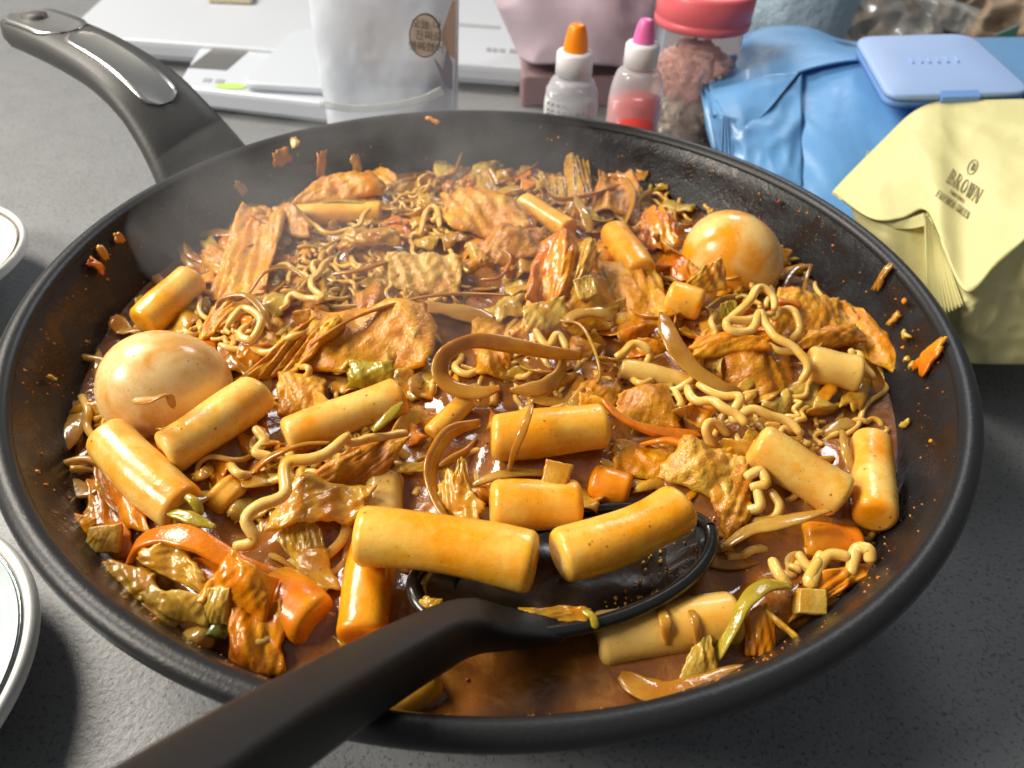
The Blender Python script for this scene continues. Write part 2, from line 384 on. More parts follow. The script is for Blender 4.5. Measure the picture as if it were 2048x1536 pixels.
M['dark'] = simple('dark_outline', (0.08, 0.07, 0.07), 0.5)
M['kraft'] = simple('kraft_paper', (0.36, 0.27, 0.19), 0.6, var=0.2, vscale=18)
M['film_old'] = simple('crumpled_clear_film', (0.80, 0.84, 0.83), 0.12, trans=0.6, ior=1.12, bumpd=0.004, bscale=26, coat=0.5)
M['teal'] = simple('dark_teal_print', (0.03, 0.09, 0.08), 0.5)
M['beige'] = simple('beige_wood', (0.55, 0.47, 0.34), 0.5)

# ------------------------------------------------------------------ setting: the table top
def table():
    bm = bmesh.new()
    v = [bm.verts.new(p) for p in ((-1.6, -0.8, TZ), (1.6, -0.8, TZ), (1.6, 1.7, TZ), (-1.6, 1.7, TZ))]
    t = bm.faces.new(v); r = bmesh.ops.extrude_face_region(bm, geom=[t])
    for e in r['geom']:
        if isinstance(e, bmesh.types.BMVert): e.co.z -= 0.03
    bmesh.ops.recalc_face_normals(bm, faces=bm.faces)
    me = bpy.data.meshes.new('table_top'); bm.to_mesh(me); bm.free(); me.materials.append(M['table'])
    o = bpy.data.objects.new('table_top', me); C.objects.link(o); o['kind'] = 'structure'
table()

# ------------------------------------------------------------------ the pan
pan = empty('frying_pan', (0, 0, TZ), 'large deep black non-stick pan full of spicy rice cakes, its handle pointing back left', 'pan')
def catm(prof, n=4):
    return [tuple(p) for p in spline(prof, (len(prof)-1)*n+1)]
lathe('pan_inside', catm(WALL, 3)+[(0.05, -0.0612), (0.0001, -0.0612)], M['pan_in'], (0, 0, 0), pan, 160)
rim_prof = [(0.1435, 0.0)]+[(0.1468+0.0034*math.cos(a), 0.0+0.0030*math.sin(a)) for a in np.linspace(PI*0.97, -PI*0.35, 14)]+[(0.1452, -0.0045), (0.1440, -0.006)]
lathe('rolled_rim', rim_prof, M['pan_out'], (0, 0, 0), pan, 200)
lathe('pan_outside', catm([(0.1440, -0.006), (0.1432, -0.0085), (0.1385, -0.021), (0.133, -0.034), (0.124, -0.050), (0.112, -0.0615), (0.098, -0.0655)], 3)+[(0.05, -0.0656), (0.0001, -0.0656)], M['pan_out'], (0, 0, 0), pan, 160)
j = at(418, 330, -0.004); PHI = math.atan2(j[1], j[0])
def on_plane(px, py):
    v = ray(px, py); t = (CAM[1]*math.cos(PHI)-CAM[0]*math.sin(PHI))/(v[0]*math.sin(PHI)-v[1]*math.cos(PHI))
    return CAM+v*t
def pan_handle():
    ctr = [on_plane(*q) for q in ((430, 345), (395, 290), (355, 235), (300, 170), (238, 118), (165, 75), (100, 46), (40, 26))]
    P = spline(ctr, 44); side = np.array([-math.sin(PHI), math.cos(PHI), 0])
    wid = np.interp(np.linspace(0, 1, 44), [0, .15, .35, .6, .85, .96, 1], [.047, .042, .036, .0315, .031, .029, .022])
    V = []; F = []; n = 44; K = 14
    T = np.gradient(P, axis=0); T /= np.linalg.norm(T, axis=1)[:, None]
    U = np.cross(side, T); U *= np.sign(U[:, 2])[:, None]
    prof = []                      # rounded slab section: flat top, deep rounded sides
    for k in range(K):
        th = 2*PI*k/K; c, s = math.cos(th), math.sin(th)
        prof.append((math.copysign(abs(c)**0.45, c), math.copysign(abs(s)**0.55, s)))
    for i in range(n):
        for (a, b) in prof:
            V.append(P[i]+side*a*wid[i]/2*(0.93 if b < 0 else 1)+U[i]*(b*0.0065-0.0065))
    for i in range(n-1):
        for k in range(K):
            F.append((i*K+k, i*K+(k+1) % K, (i+1)*K+(k+1) % K, (i+1)*K+k))
    F.append(tuple(range(K))[::-1]); F.append(tuple((n-1)*K+k for k in range(K)))
    link_mesh('handle', V, F, M['handle'], pan)
    def inlay(name, i0, i1, wf, mat, up, thick=0.0012):
        V = []; F = []; m = i1-i0+1; K2 = 9
        for q, i in enumerate(np.linspace(i0, i1, m)):
            t = q/(m-1); i = int(round(i)); e = min(1, (1-abs(2*t-1))*m/5.0)
            ww = wf*(0.35+0.65*math.sqrt(max(0, 1-(1-e)**2)))
            for k in range(K2):
                a = -1+2*k/(K2-1)
                V.append(P[i]+side*a*ww/2+U[i]*(up-0.0005*(1-a*a)))
        for k0 in range(m*K2):
            V.append(V[k0]-U[i0+k0//K2]*thick)
        o = m*K2
        for q in range(m-1):
            for k in range(K2-1):
                a = q*K2+k; F.append((a, a+1, a+1+K2, a+K2)); F.append((o+a, o+a+K2, o+a+K2+1, o+a+1))
        for q in range(m-1):
            a = q*K2; F.append((a, a+K2, o+a+K2, o+a)); b = a+K2-1; F.append((b, o+b, o+b+K2, b+K2))
        link_mesh(name, V, F, mat, pan)
    inlay('steel_inlay', 15, 32, 0.0170, M['steel'], 0.0007)
    inlay('steel_end_plate', 33, 43, 0.024, M['steel'], 0.0007)
    c = P[40]+U[40]*0.0016
    V = [c+T[40]*0.0065*math.cos(a)+side*0.0055*math.sin(a) for a in np.linspace(0, 2*PI, 24, endpoint=False)]
    V += [v-U[40]*0.004 for v in V]
    link_mesh('hanging_hole', V, [tuple(range(24))]+[(i, (i+1) % 24, 24+(i+1) % 24, 24+i) for i in range(24)], M['dark'], pan)
pan_handle()

# ------------------------------------------------------------------ the sauce
# ------------------------------------------------------------------ rice cakes
def ricecake(a, b, r, mat, label, bend=0.0, cut=(0.0, 0.0), sq=2.2):
    """a, b: (px, py, dz of axis above the sauce) of the two ends; r in mm"""
    A = S(*a); B = S(*b); r = r*0.9/1000.0; L = np.linalg.norm(B-A); d = (B-A)/L; n = 30
    up = np.array([0, 0, 1.0]); lat = np.cross(d, up); lat /= np.linalg.norm(lat)+1e-9
    t = np.linspace(0, 1, n); rr = r*0.36
    s = t.copy(); e = rr/L
    s = np.concatenate([np.linspace(0, e, 6)[:-1], np.linspace(e, 1-e, n-10), np.linspace(1-e, 1, 6)[1:]])
    n = len(s); P = A+(B-A)*s[:, None]+lat*(bend/1000.0*4*s*(1-s))[:, None]
    R = []
    for q in s:
        x = min(q, 1-q)*L
        R.append(r if x >= rr else r-rr+math.sqrt(max(0, rr*rr-(rr-x)**2)))
    R = np.array(R)*(1+0.035*np.sin(s*7+r*9000+a[0]))
    V, F = sweep_vf(P, R*2*1.03, R*2*0.97, 28, 0.0, sq, True, 0.06, seed=a[0]*0.01, wf=0.07)
    V = np.array(V); c = V[:n*28].reshape(n, 28, 3)
    for end, (i, sg) in ((0, (0, 1)), (1, (n-1, -1))):        # skewed cut
        k = cut[end]
        if k:
            for ii in range(n):
                f = max(0, 1-abs(ii-i)/6.0)
                off = (c[ii]-P[ii])@lat
                c[ii] += np.outer(off*k*f, d)
    # dish the end faces slightly
    V[n*28] += d*0.0006; V[n*28+1] -= d*0.0006
    return tag(link_mesh('rice_cake', V, F, M[mat]), label, 'rice cake', 'cylindrical rice cakes in the sauce')
RC = [
 ((215, 872, .010), (372, 1020, .007), 7.3, 'rice', 'long rice cake lying diagonally just below the left egg, white streak of shine along it', 1.0, (0.2, 0)),
 ((328, 912, .010), (520, 782, .010), 7.2, 'rice', 'rice cake leaning against the right side of the left egg', 0.5, (-.15, .1)),
 ((570, 878, .008), (803, 790, .010), 6.4, 'rice', 'rice cake with red chilli glaze, pointing up right between left egg and big onion loop', 0, (0, .1)),
 ((982, 878, .012), (1212, 850, .012), 7.4, 'rice_y', 'plump rice cake with a dark red spot and a thin onion strip across it', 0, (-.15, 0)),
 ((980, 1012, .014), (1162, 1008, .014), 7.0, 'rice_y', 'short shiny rice cake with a small cabbage cube on top, above the ladle', 0, (0, 0)),
 ((712, 1072, .017), (1072, 1128, .017), 7.7, 'rice_y', 'longest rice cake, lying across the near side of the ladle bowl', -1.5, (0, .1)),
 ((1112, 1112, .016), (1362, 1012, .016), 7.0, 'rice_y', 'curved rice cake on the right side of the ladle bowl', 2.0, (.15, 0)),
 ((748, 1085, .004), (722, 1280, .003), 6.8, 'rice_o', 'orange rice cake standing half sunk beneath the left end of the longest rice cake', 0, (0, 0)),
 ((540, 1175, .003), (632, 1250, .004), 7.6, 'rice_o', 'thick orange rice cake at lower left, its cut end turned toward the ladle handle', 0, (0, .1)),
 ((495, 1240, .002), (522, 1310, .001), 5.6, 'rice_p', 'dim blurred rice cake in the corner below the tent-shaped orange cabbage leaf', 0, (0, 0)),
 ((735, 1425, .0015), (865, 1335, .003), 6.6, 'rice_y', 'rice cake lying under the ladle handle beside the near rim', 0, (.3, 0)),
 ((1508, 885, .014), (1688, 998, .009), 7.0, 'rice', 'rice cake at right with round pale end facing left, resting on noodles', 0, (0, 0)),
 ((1742, 880, .004), (1750, 1038, .008), 6.4, 'rice', 'upright rice cake at far right with its round orange end facing the camera', 0, (0, 0)),
 ((1612, 728, .008), (1722, 748, .009), 6.6, 'rice_p', 'short pale rice cake beside the right pan wall, with white shine on top', 0, (0, 0)),
 ((1335, 590, .009), (1405, 612, .009), 6.4, 'rice_y', 'stubby yellow rice cake directly below the right egg', 0, (0, 0)),
 ((1226, 462, .009), (1284, 548, .009), 6.5, 'rice_y', 'rice cake standing steeply between the pointed onion slice and the right egg', 0, (0, 0)),
 ((1045, 405, .007), (1140, 462, .007), 5.2, 'rice_y', 'slim yellow rice cake at the back, tilted down right beside the crinkled fish cake', 0, (0, 0)),
 ((588, 432, .006), (765, 424, .006), 4.9, 'rice_y', 'straight yellow rice cake at the back left, level before a fish cake roll', 0, (0, 0)),
 ((285, 650, .007), (388, 553, .009), 6.6, 'rice_y', 'rice cake at the far left behind the left egg, seen through steam', 0, (0, 0)),
 ((1190, 1278, .001), (1475, 1235, .003), 7.0, 'rice_p', 'pale rice cake in shadow right of the ladle, wrapped by a thin onion strip', 0, (0, 0)),
 ((430, 975, .004), (470, 1010, .001), 6.2, 'rice_y', 'half sunk rice cake showing only its rounded end left of the long curly noodle', 0, (0, 0)),
 ((1238, 735, .006), (1392, 770, .004), 3.8, 'rice_p', 'thin pale rice cake piece right of the big onion loop', 0, (0, 0)),
 ((770, 955, .003), (762, 1045, .002), 6.0, 'rice_p', 'dull rice cake piece standing in sauce left of the long onion arc', 0, (0, 0)),
 ((862, 872, .005), (935, 800, .007), 3.6, 'rice_y', 'narrow yellow rice cake sliver below the big onion loop', 0, (0, 0)),
 ((1600, 1085, .001), (1720, 1098, .001), 6.4, 'rice_o', 'orange rice cake almost sunk below the right hand cakes', 0, (0, 0)),
 ((1372, 826, .003), (1420, 848, .003), 6.0, 'rice_y', 'short yellow rice cake partly hidden behind the bright carrot strips', 0, (0, 0)),
 ((1180, 965, .001), (1262, 985, .001), 6.2, 'rice_o', 'orange rice cake barely surfacing right of the short shiny one', 0, (0, 0)),
]
for a, b, r, mt, lb, bd, ct in RC: ricecake(a, b, r, mt, lb, bd, ct)

# ------------------------------------------------------------------ eggs
def egg(px, py, dz, r, ratio, axis_px, mat, label):
    c = S(px, py, dz); q = S(axis_px[0], axis_px[1], dz+0.001); d = q-c; d /= np.linalg.norm(d)
    up = np.array([0, 0, 1.]); s = np.cross(d, up); s /= np.linalg.norm(s); u = np.cross(s, d)
    V = []; F = []; n, m = 36, 48
    for i in range(n+1):
        t = PI*i/n; x = math.cos(t); rad = math.sin(t)*(1-0.10*x)
        for k in range(m):
            a = 2*PI*k/m
            V.append(c+d*x*r*ratio+(s*math.cos(a)+u*math.sin(a))*rad*r)
    for i in range(n):
        for k in range(m):
            F.append((i*m+k, i*m+(k+1) % m, (i+1)*m+(k+1) % m, (i+1)*m+k))
    return tag(link_mesh('boiled_egg', V, F, M[mat]), label, 'boiled egg', 'whole boiled eggs in the pan')
egg(333, 775, .0070, .0176, 1.10, (500, 750), 'egg', 'pale boiled egg at left with a bright spot of shine and onion bits on it')
egg(1464, 516, .0075, .0178, 1.10, (1600, 560), 'egg_o', 'orange stained boiled egg at the back right against the pan wall')

# ------------------------------------------------------------------ sheets: fish cake, cabbage, big onion petals
def patch(name, corners, mat, label, cat, thick=1.8, bulge=0.0, crink=1.0, cf=160, fold=0.0, fn=2.0, edge=0.10, seed=1, group=None, rnd_=0.75, n=26, surf=True, vf=None, parent=None, grow=1.0, wr=1.3):
    if grow != 1.0:
        gx = sum(c[0] for c in corners)/4; gy = sum(c[1] for c in corners)/4; corners = [(gx+(c[0]-gx)*grow, gy+(c[1]-gy)*grow, c[2]) for c in corners]
    P = [S(*c) if surf else np.array(c, float) for c in corners]
    th = thick/1000.0; V = []; F = []
    nn = np.cross(P[1]-P[0], P[3]-P[0]); nn /= np.linalg.norm(nn)+1e-12
    if nn[2] < 0: nn = -nn
    size = (np.linalg.norm(P[1]-P[0])+np.linalg.norm(P[3]-P[0]))/2
    top = []
    for i in range(n):
        for k in range(n):
            u = -1+2*k/(n-1); v = -1+2*i/(n-1)
            # round off the corners of the sheet, then roughen its outline
            mx = max(abs(u), abs(v), 1e-6); ln = math.hypot(u, v)
            f = (1-rnd_*0.0)*(mx/max(ln, 1e-6))*(rnd_*0.30)+(1-rnd_*0.30)
            ang = math.atan2(v, u)
            e = 1+edge*(noise.noise(Vector((math.cos(ang)*1.6+seed*5.1, math.sin(ang)*1.6, seed)))*1.6+noise.noise(Vector((math.cos(ang)*5+seed, math.sin(ang)*5, seed*2.2)))*0.8)*mx**2
            uu = u*f*e; vv = v*f*e; s, t = (uu+1)/2, (vv+1)/2
            p = P[0]*(1-s)*(1-t)+P[1]*s*(1-t)+P[2]*s*t+P[3]*(1-s)*t
            h = bulge*.55/1000.0*max(0, (1-uu*uu))*max(0, (1-vv*vv))*1.0
            h += fold/1000.0*math.sin(PI*fn*s+seed+1.5*vv)
            q = p*cf
            h += crink/1000.0*(noise.noise(Vector((q[0]*.45+seed, q[1]*.45, q[2]*.45)))*1.5+noise.noise(Vector((q[0]+seed*3, q[1], q[2])))*0.7+abs(noise.noise(Vector((q[0]*1.9, q[1]*1.9+seed, q[2]))))*0.5)
            if surf and wr:
                m_ = 1.5 if size > .02 else 1.0
                h += wr*min(1.0, (size/.022)**1.3)/1000.0*((1-2.4*abs(noise.noise(Vector((uu*1.9*m_+vv*.9+seed*1.7, vv*.5, seed)))))+.5*(1-2.4*abs(noise.noise(Vector((uu*3.7*m_-vv*1.3+seed*2.9, vv*.9, seed*1.3))))))
            top.append(p+nn*h)
    for s_ in (1, -1):
        for i in range(n):
            for k in range(n):
                b = min(i, k, n-1-i, n-1-k); tt = th*0.5*(1.0 if b > 0 else 0.45)
                V.append(top[i*n+k]+nn*tt*s_)
    o = n*n
    for i in range(n-1):
        for k in range(n-1):
            a = i*n+k; F.append((a, a+1, a+n+1, a+n)); F.append((o+a, o+a+n, o+a+n+1, o+a+1))
    for k in range(n-1):
        for a, b in ((k, k+1), ((n-1)*n+k, (n-1)*n+k+1), (k*n, (k+1)*n), (k*n+n-1, (k+1)*n+n-1)):
            F.append((a, b, o+b, o+a))
    if vf is not None:
        base = len(vf[0]); vf[0].extend(V); vf[1].extend([tuple(q+base for q in f) for f in F]); return None
    ob = link_mesh(name, V, F, M[mat], parent)
    if parent is None: tag(ob, label, cat, group)
    return ob
GF = 'folded fish cake sheets'; GC = 'cooked cabbage pieces'
def fish(c, mat, label, **k): return patch('fish_cake', c, mat, label, 'fish cake', group=GF, **{**dict(thick=1.5, crink=1.2, cf=100, grow=1.14), **k})
def cabbage(c, mat, label, **k): return patch('cabbage_piece', c, mat, label, 'cabbage', group=GC, **{**dict(thick=0.7, crink=1.0, cf=120, edge=0.12, grow=1.32), **k})
sd = iter(range(1, 500))
fish([(425, 590, .002), (520, 610, .004), (575, 440, .010), (495, 428, .012)], 'fish', 'tall orange brown fish cake sheet rising beside the rear left rice cake', bulge=3, fold=1.5, seed=next(sd))
fish([(505, 440, .011), (620, 480, .008), (600, 425, .010), (525, 420, .012)], 'fish_b', 'glossy curled fish cake flap touching the level yellow rice cake', bulge=3, fold=2, seed=next(sd))
fish([(590, 415, .004), (770, 395, .005), (745, 352, .010), (650, 360, .010)], 'fish', 'yellow orange fish cake roll furthest back on the left', bulge=5, fold=1, seed=next(sd), thick=3)
fish([(905, 460, .006), (1060, 470, .006), (1015, 385, .010), (890, 398, .011)], 'fish', 'heavily crinkled orange fish cake at the back centre', bulge=3, crink=2.6, fold=1.5, seed=next(sd))
fish([(935, 530, .003), (1075, 520, .006), (1085, 455, .011), (985, 470, .009)], 'fish_b', 'folded brown fish cake roll in front of the crinkled one', bulge=6, fold=2.4, fn=1.6, seed=next(sd))
fish([(760, 575, .002), (912, 590, .002), (915, 512, .008), (785, 515, .008)], 'fish_p', 'square pale fish cake with sparkling bubbles behind the long onion strip', bulge=1.5, seed=next(sd), edge=.04, rnd_=.3)
fish([(600, 745, .002), (855, 740, .004), (850, 620, .010), (640, 630, .012)], 'fish', 'largest folded fish cake left of centre with bright orange ridge', bulge=5, crink=2.4, fold=3, fn=2.4, seed=next(sd))
fish([(490, 760, .003), (600, 745, .004), (690, 650, .012), (630, 640, .013)], 'fish', 'orange tongue of fish cake reaching down left toward the left egg', bulge=2, fold=1.4, seed=next(sd), thick=2.6)
fish([(770, 740, .003), (840, 725, .004), (850, 640, .010), (790, 650, .010)], 'fish_p', 'crumpled tan fish cake knot left of the big onion loop', bulge=6, crink=3, fold=2, seed=next(sd))
fish([(1020, 680, .003), (1215, 660, .004), (1230, 560, .010), (1090, 560, .013)], 'fish', 'wide fish cake sheet behind the big onion loop', bulge=4, crink=1.8, fold=2, seed=next(sd))
fish([(1220, 655, .004), (1345, 650, .004), (1300, 540, .010), (1195, 530, .010)], 'fish', 'blistered fish cake square left of the stubby yellow rice cake', bulge=2, crink=1.8, seed=next(sd), edge=.06)
fish([(1385, 730, .006), (1590, 830, .001), (1565, 700, .008), (1440, 680, .010)], 'fish_b', 'dark brown draped fish cake in front of the curly noodle nest', bulge=5, crink=1.4, fold=2, fn=1.5, seed=next(sd), edge=.06)
fish([(1388, 715, .009), (1530, 705, .011), (1535, 668, .012), (1395, 680, .011)], 'fish', 'rolled orange lip of fish cake lying over the dark brown one', bulge=3.5, crink=1, seed=next(sd), thick=3)
fish([(1540, 690, .006), (1665, 680, .005), (1670, 600, .008), (1555, 590, .010)], 'fish', 'striped orange fish cake square at right beside the noodle nest', bulge=2, crink=1.8, seed=next(sd), edge=.04, rnd_=.3)
fish([(1650, 640, .005), (1800, 762, .001), (1745, 640, .004), (1650, 590, .008)], 'fish', 'orange fish cake sheet hugging the right wall of the pan', bulge=3, crink=1.8, fold=1, seed=next(sd))
fish([(1600, 700, .008), (1725, 690, .006), (1700, 655, .008), (1610, 665, .010)], 'fish_b', 'curved brown fish cake strip above the short pale rice cake', bulge=4, crink=1, seed=next(sd))
fish([(1230, 940, .004), (1330, 965, .003), (1350, 905, .008), (1235, 885, .005)], 'fish', 'orange end of fish cake under the lower carrot strip', bulge=2, crink=1.2, seed=next(sd))
fish([(1320, 955, .007), (1480, 1010, .006), (1485, 920, .010), (1370, 885, .012)], 'fish_p', 'twisted pale fish cake left of the round ended rice cake', bulge=4, crink=1.6, fold=1.5, seed=next(sd))
fish([(1415, 985, .008), (1455, 1075, .003), (1500, 1030, .006), (1490, 930, .010)], 'fish_b', 'drooping end of fish cake hanging over the ladle edge', bulge=3, crink=1, seed=next(sd))
fish([(605, 965, .008), (735, 985, .002), (808, 880, .012), (700, 900, .011)], 'fish_b', 'pointed brown fish cake triangle below the chilli glazed rice cake', bulge=3.5, crink=1, fold=1.2, seed=next(sd), edge=.05, rnd_=.2)
fish([(560, 830, .002), (640, 825, .003), (650, 762, .006), (560, 750, .007)], 'fish', 'bright orange fish cake corner between left egg and glazed rice cake', bulge=3, crink=1, seed=next(sd))
fish([(1240, 840, .004), (1360, 860, .003), (1330, 770, .008), (1240, 790, .007)], 'fish_b', 'olive brown fish cake curl behind the upper carrot strip', bulge=4, crink=1.4, fold=1.6, seed=next(sd))
fish([(1140, 830, .002), (1235, 820, .002), (1230, 765, .005), (1150, 770, .005)], 'fish_b', 'half sunk brown fish cake right of the onion loop', bulge=2, crink=1.4, seed=next(sd))
fish([(390, 690, .002), (480, 640, .006), (560, 570, .008), (430, 620, .007)], 'fish', 'narrow fish cake fold lying between rear left rice cake and noodles', bulge=3, crink=1.4, fold=1, seed=next(sd))
fish([(955, 745, .005), (1020, 760, .004), (1015, 700, .008), (960, 705, .008)], 'fish', 'small fish cake piece seen inside the big onion loop', bulge=2, crink=2, fold=1.5, seed=next(sd))
fish([(1190, 420, .003), (1280, 440, .003), (1265, 360, .008), (1200, 352, .009)], 'fish_b', 'dark glossy fish cake curl at the back near the pan wall', bulge=3, crink=1.5, fold=2.5, seed=next(sd))
fish([(1180, 930, .0005), (1300, 945, .0005), (1290, 900, .003), (1200, 890, .003)], 'fish_b', 'sunken fish cake piece behind the curved rice cake on the ladle', bulge=1.5, crink=1, seed=next(sd))
cabbage([(1060, 600, .010), (1130, 590, .010), (1175, 490, .018), (1085, 490, .017)], 'cabb_o', 'upright yellow orange cabbage chunk above the wide fish cake', bulge=4, fold=3, fn=2.5, thick=2, seed=next(sd), edge=.08)
cabbage([(1110, 595, .010), (1150, 590, .010), (1195, 510, .018), (1150, 500, .018)], 'cabb', 'folded glossy cabbage leaf leaning on the upright orange chunk', bulge=3, fold=2, seed=next(sd), edge=.08)
cabbage([(1350, 590, .009), (1450, 580, .010), (1440, 515, .018), (1395, 540, .016)], 'cabb', 'olive wedge of cabbage leaning against the right egg', bulge=2, thick=1.6, seed=next(sd), edge=.04, grow=1.1)
cabbage([(555, 1050, .008), (690, 1040, .009), (735, 985, .009), (610, 965, .011)], 'cabb', 'flat cream orange cabbage leaf under the long curly noodle', bulge=2.5, fold=1.4, seed=next(sd), thick=1.6)
cabbage([(200, 1150, .004), (290, 1200, .005), (305, 1150, .008), (225, 1125, .007)], 'cabb', 'pale cabbage piece nearest the lower left pan wall', bulge=2, seed=next(sd), thick=2)
cabbage([(300, 1120, .007), (405, 1190, .007), (400, 1140, .010), (335, 1095, .011)], 'cabb', 'curled yellow cabbage leaf beside the big carrot arc', bulge=2.5, fold=1.2, seed=next(sd), thick=1.6)
cabbage([(265, 1190, .005), (345, 1250, .004), (345, 1190, .008), (280, 1165, .008)], 'cabb', 'translucent olive yellow cabbage leaf at lower left', bulge=2, seed=next(sd))
cabbage([(335, 1230, .006), (410, 1245, .005), (412, 1190, .010), (330, 1190, .009)], 'cabb_p', 'bright pleated cabbage stem piece left of the tent-shaped leaf', bulge=1.5, fold=1, seed=next(sd), thick=2.4)
cabbage([(415, 1195, .009), (525, 1230, .005), (545, 1160, .010), (470, 1112, .018)], 'cabb_o', 'tent-shaped orange cabbage leaf standing up at lower left', bulge=4, fold=2.5, fn=1, seed=next(sd), thick=1.6, edge=.05, rnd_=.2)
cabbage([(415, 1240, .005), (455, 1240, .005), (460, 1180, .012), (420, 1180, .011)], 'cabb_p', 'creamy cabbage core edge at the foot of the tent-shaped leaf', bulge=1.5, seed=next(sd), thick=3)
cabbage([(470, 1325, .001), (560, 1330, .001), (560, 1210, .008), (480, 1230, .007)], 'cabb_o', 'dark orange drooping leaf between tent-shaped leaf and thick rice cake', bulge=3, fold=1.6, seed=next(sd))
cabbage([(135, 1060, .003), (180, 1085, .003), (190, 1040, .007), (145, 1030, .006)], 'cabb_o', 'small torn orange leaf high against the left pan wall', bulge=1, seed=next(sd))
cabbage([(188, 1095, .004), (235, 1100, .004), (238, 1052, .008), (190, 1058, .008)], 'cabb_p', 'ribbed cream cabbage stub beside the left pan wall', bulge=1, seed=next(sd), thick=3, edge=.05)
cabbage([(185, 1030, .001), (290, 1050, .004), (250, 930, .006), (195, 920, .003)], 'cabb_o', 'broad reddish orange leaf left of the diagonal rice cake', bulge=2, seed=next(sd), fold=1)
cabbage([(1420, 410, .002), (1475, 410, .002), (1470, 440, .001), (1425, 440, .001)], 'cabb', 'cabbage scrap on top of the right egg', seed=next(sd))
cabbage([(1600, 1230, .001), (1700, 1170, .004), (1785, 1130, .004), (1640, 1150, .006)], 'cabb_o', 'red flecked orange cabbage leaf at the lower right edge', bulge=3, crink=2, seed=next(sd), thick=1.4)
cabbage([(1595, 1222, .004), (1642, 1225, .004), (1640, 1185, .007), (1598, 1183, .007)], 'cabb_p', 'small square cream cabbage cube at lower right', wr=.2, bulge=.5, crink=.4, seed=next(sd), thick=5, edge=.03, rnd_=.3)
cabbage([(1090, 965, .018), (1128, 970, .018), (1140, 935, .021), (1098, 925, .022)], 'cabb', 'small cabbage cube sitting on the short shiny rice cake', wr=.2, bulge=.5, seed=next(sd), thick=2.2, edge=.05, rnd_=.3)
cabbage([(880, 1000, .007), (940, 1050, .006), (965, 1010, .009), (905, 955, .011)], 'cabb', 'yellow cabbage leaf tucked inside the long onion arc', bulge=2, seed=next(sd), thick=1.6)
cabbage([(905, 975, .010), (940, 985, .010), (932, 930, .015), (918, 925, .016)], 'cabb', 'little upright cabbage spike inside the long onion arc', bulge=1, seed=next(sd))
cabbage([(785, 945, .006), (842, 942, .007), (845, 925, .008), (800, 930, .008)], 'cabb', 'thin yellow leaf left of the long onion arc', bulge=1, seed=next(sd))
cabbage([(1495, 1300, .001), (1545, 1310, .001), (1540, 1220, .006), (1500, 1230, .006)], 'cabb_o', 'soft orange leaf right of the green scallion strip', bulge=2, seed=next(sd))
cabbage([(1545, 1240, .005), (1600, 1285, .003), (1590, 1265, .006), (1530, 1215, .007)], 'cabb', 'slender cream leaf sliver pointing down right near the cabbage cube', bulge=1, seed=next(sd), thick=2)
cabbage([(1365, 1360, .000), (1425, 1345, .001), (1415, 1280, .006), (1385, 1300, .005)], 'cabb_p', 'faint pointed leaf left of the green scallion strip', bulge=1, seed=next(sd))
cabbage([(560, 1080, .004), (600, 1120, .003), (598, 1060, .006), (575, 1045, .006)], 'cabb_p', 'pale leaf tip under the flat cream orange cabbage leaf', bulge=1, seed=next(sd))
cabbage([(600, 1100, .004), (650, 1140, .003), (640, 1060, .006), (605, 1050, .006)], 'cabb_p', 'longer pale leaf tip right of the other one, pointing down', bulge=1, seed=next(sd))
cabbage([(480, 735, .003), (545, 730, .003), (540, 695, .007), (485, 700, .007)], 'cabb_o', 'small orange cube of cabbage right of the left egg', bulge=1, seed=next(sd), thick=3, edge=.05)
cabbage([(690, 500, .006), (790, 490, .006), (780, 460, .010), (700, 470, .010)], 'cabb', 'ruffled yellow cabbage leaf in front of the level rice cake', bulge=2, crink=2.2, seed=next(sd))
cabbage([(1135, 400, .003), (1180, 395, .003), (1170, 310, .006), (1135, 315, .006)], 'cabb', 'yellow leaf standing against the back wall of the pan', bulge=1.5, seed=next(sd), fold=1)
cabbage([(960, 405, .004), (1000, 400, .004), (985, 345, .009), (955, 355, .009)], 'cabb', 'small yellow leaf behind the crinkled fish cake', bulge=1, seed=next(sd))
cabbage([(1085, 395, .004), (1120, 400, .004), (1130, 360, .007), (1085, 350, .008)], 'cabb', 'yellow leaf flake above the slim yellow rice cake', seed=next(sd))
cabbage([(455, 445, -.001), (515, 455, 0), (510, 410, .004), (455, 415, .003)], 'cabb_p', 'steamy pale leaf against the far left wall', seed=next(sd))
cabbage([(1285, 480, .006), (1350, 490, .005), (1340, 430, .010), (1290, 430, .010)], 'cabb_o', 'orange leaf between steep rice cake and right egg', bulge=2, seed=next(sd), fold=1.5)
cabbage([(1060, 660, .010), (1130, 640, .010), (1120, 600, .014), (1055, 615, .014)], 'cabb_p', 'glossy pinkish cabbage fold above the onion loop', bulge=2, seed=next(sd))
cabbage([(1160, 600, .013), (1190, 590, .013), (1180, 555, .016), (1150, 565, .016)], 'cabb_p', 'tiny cream leaf diamond on the wide fish cake', seed=next(sd), thick=1.6, edge=.05)
cabbage([(1440, 640, .006), (1475, 645, .006), (1475, 600, .010), (1440, 605, .010)], 'scallion', 'green soft leaf below the olive wedge', seed=next(sd), grow=1.0)
cabbage([(695, 775, .005), (790, 775, .004), (785, 725, .010), (700, 722, .010)], 'scallion', 'translucent green scallion piece behind the glazed rice cake', bulge=4, seed=next(sd), grow=1.05, edge=.2, fold=1)

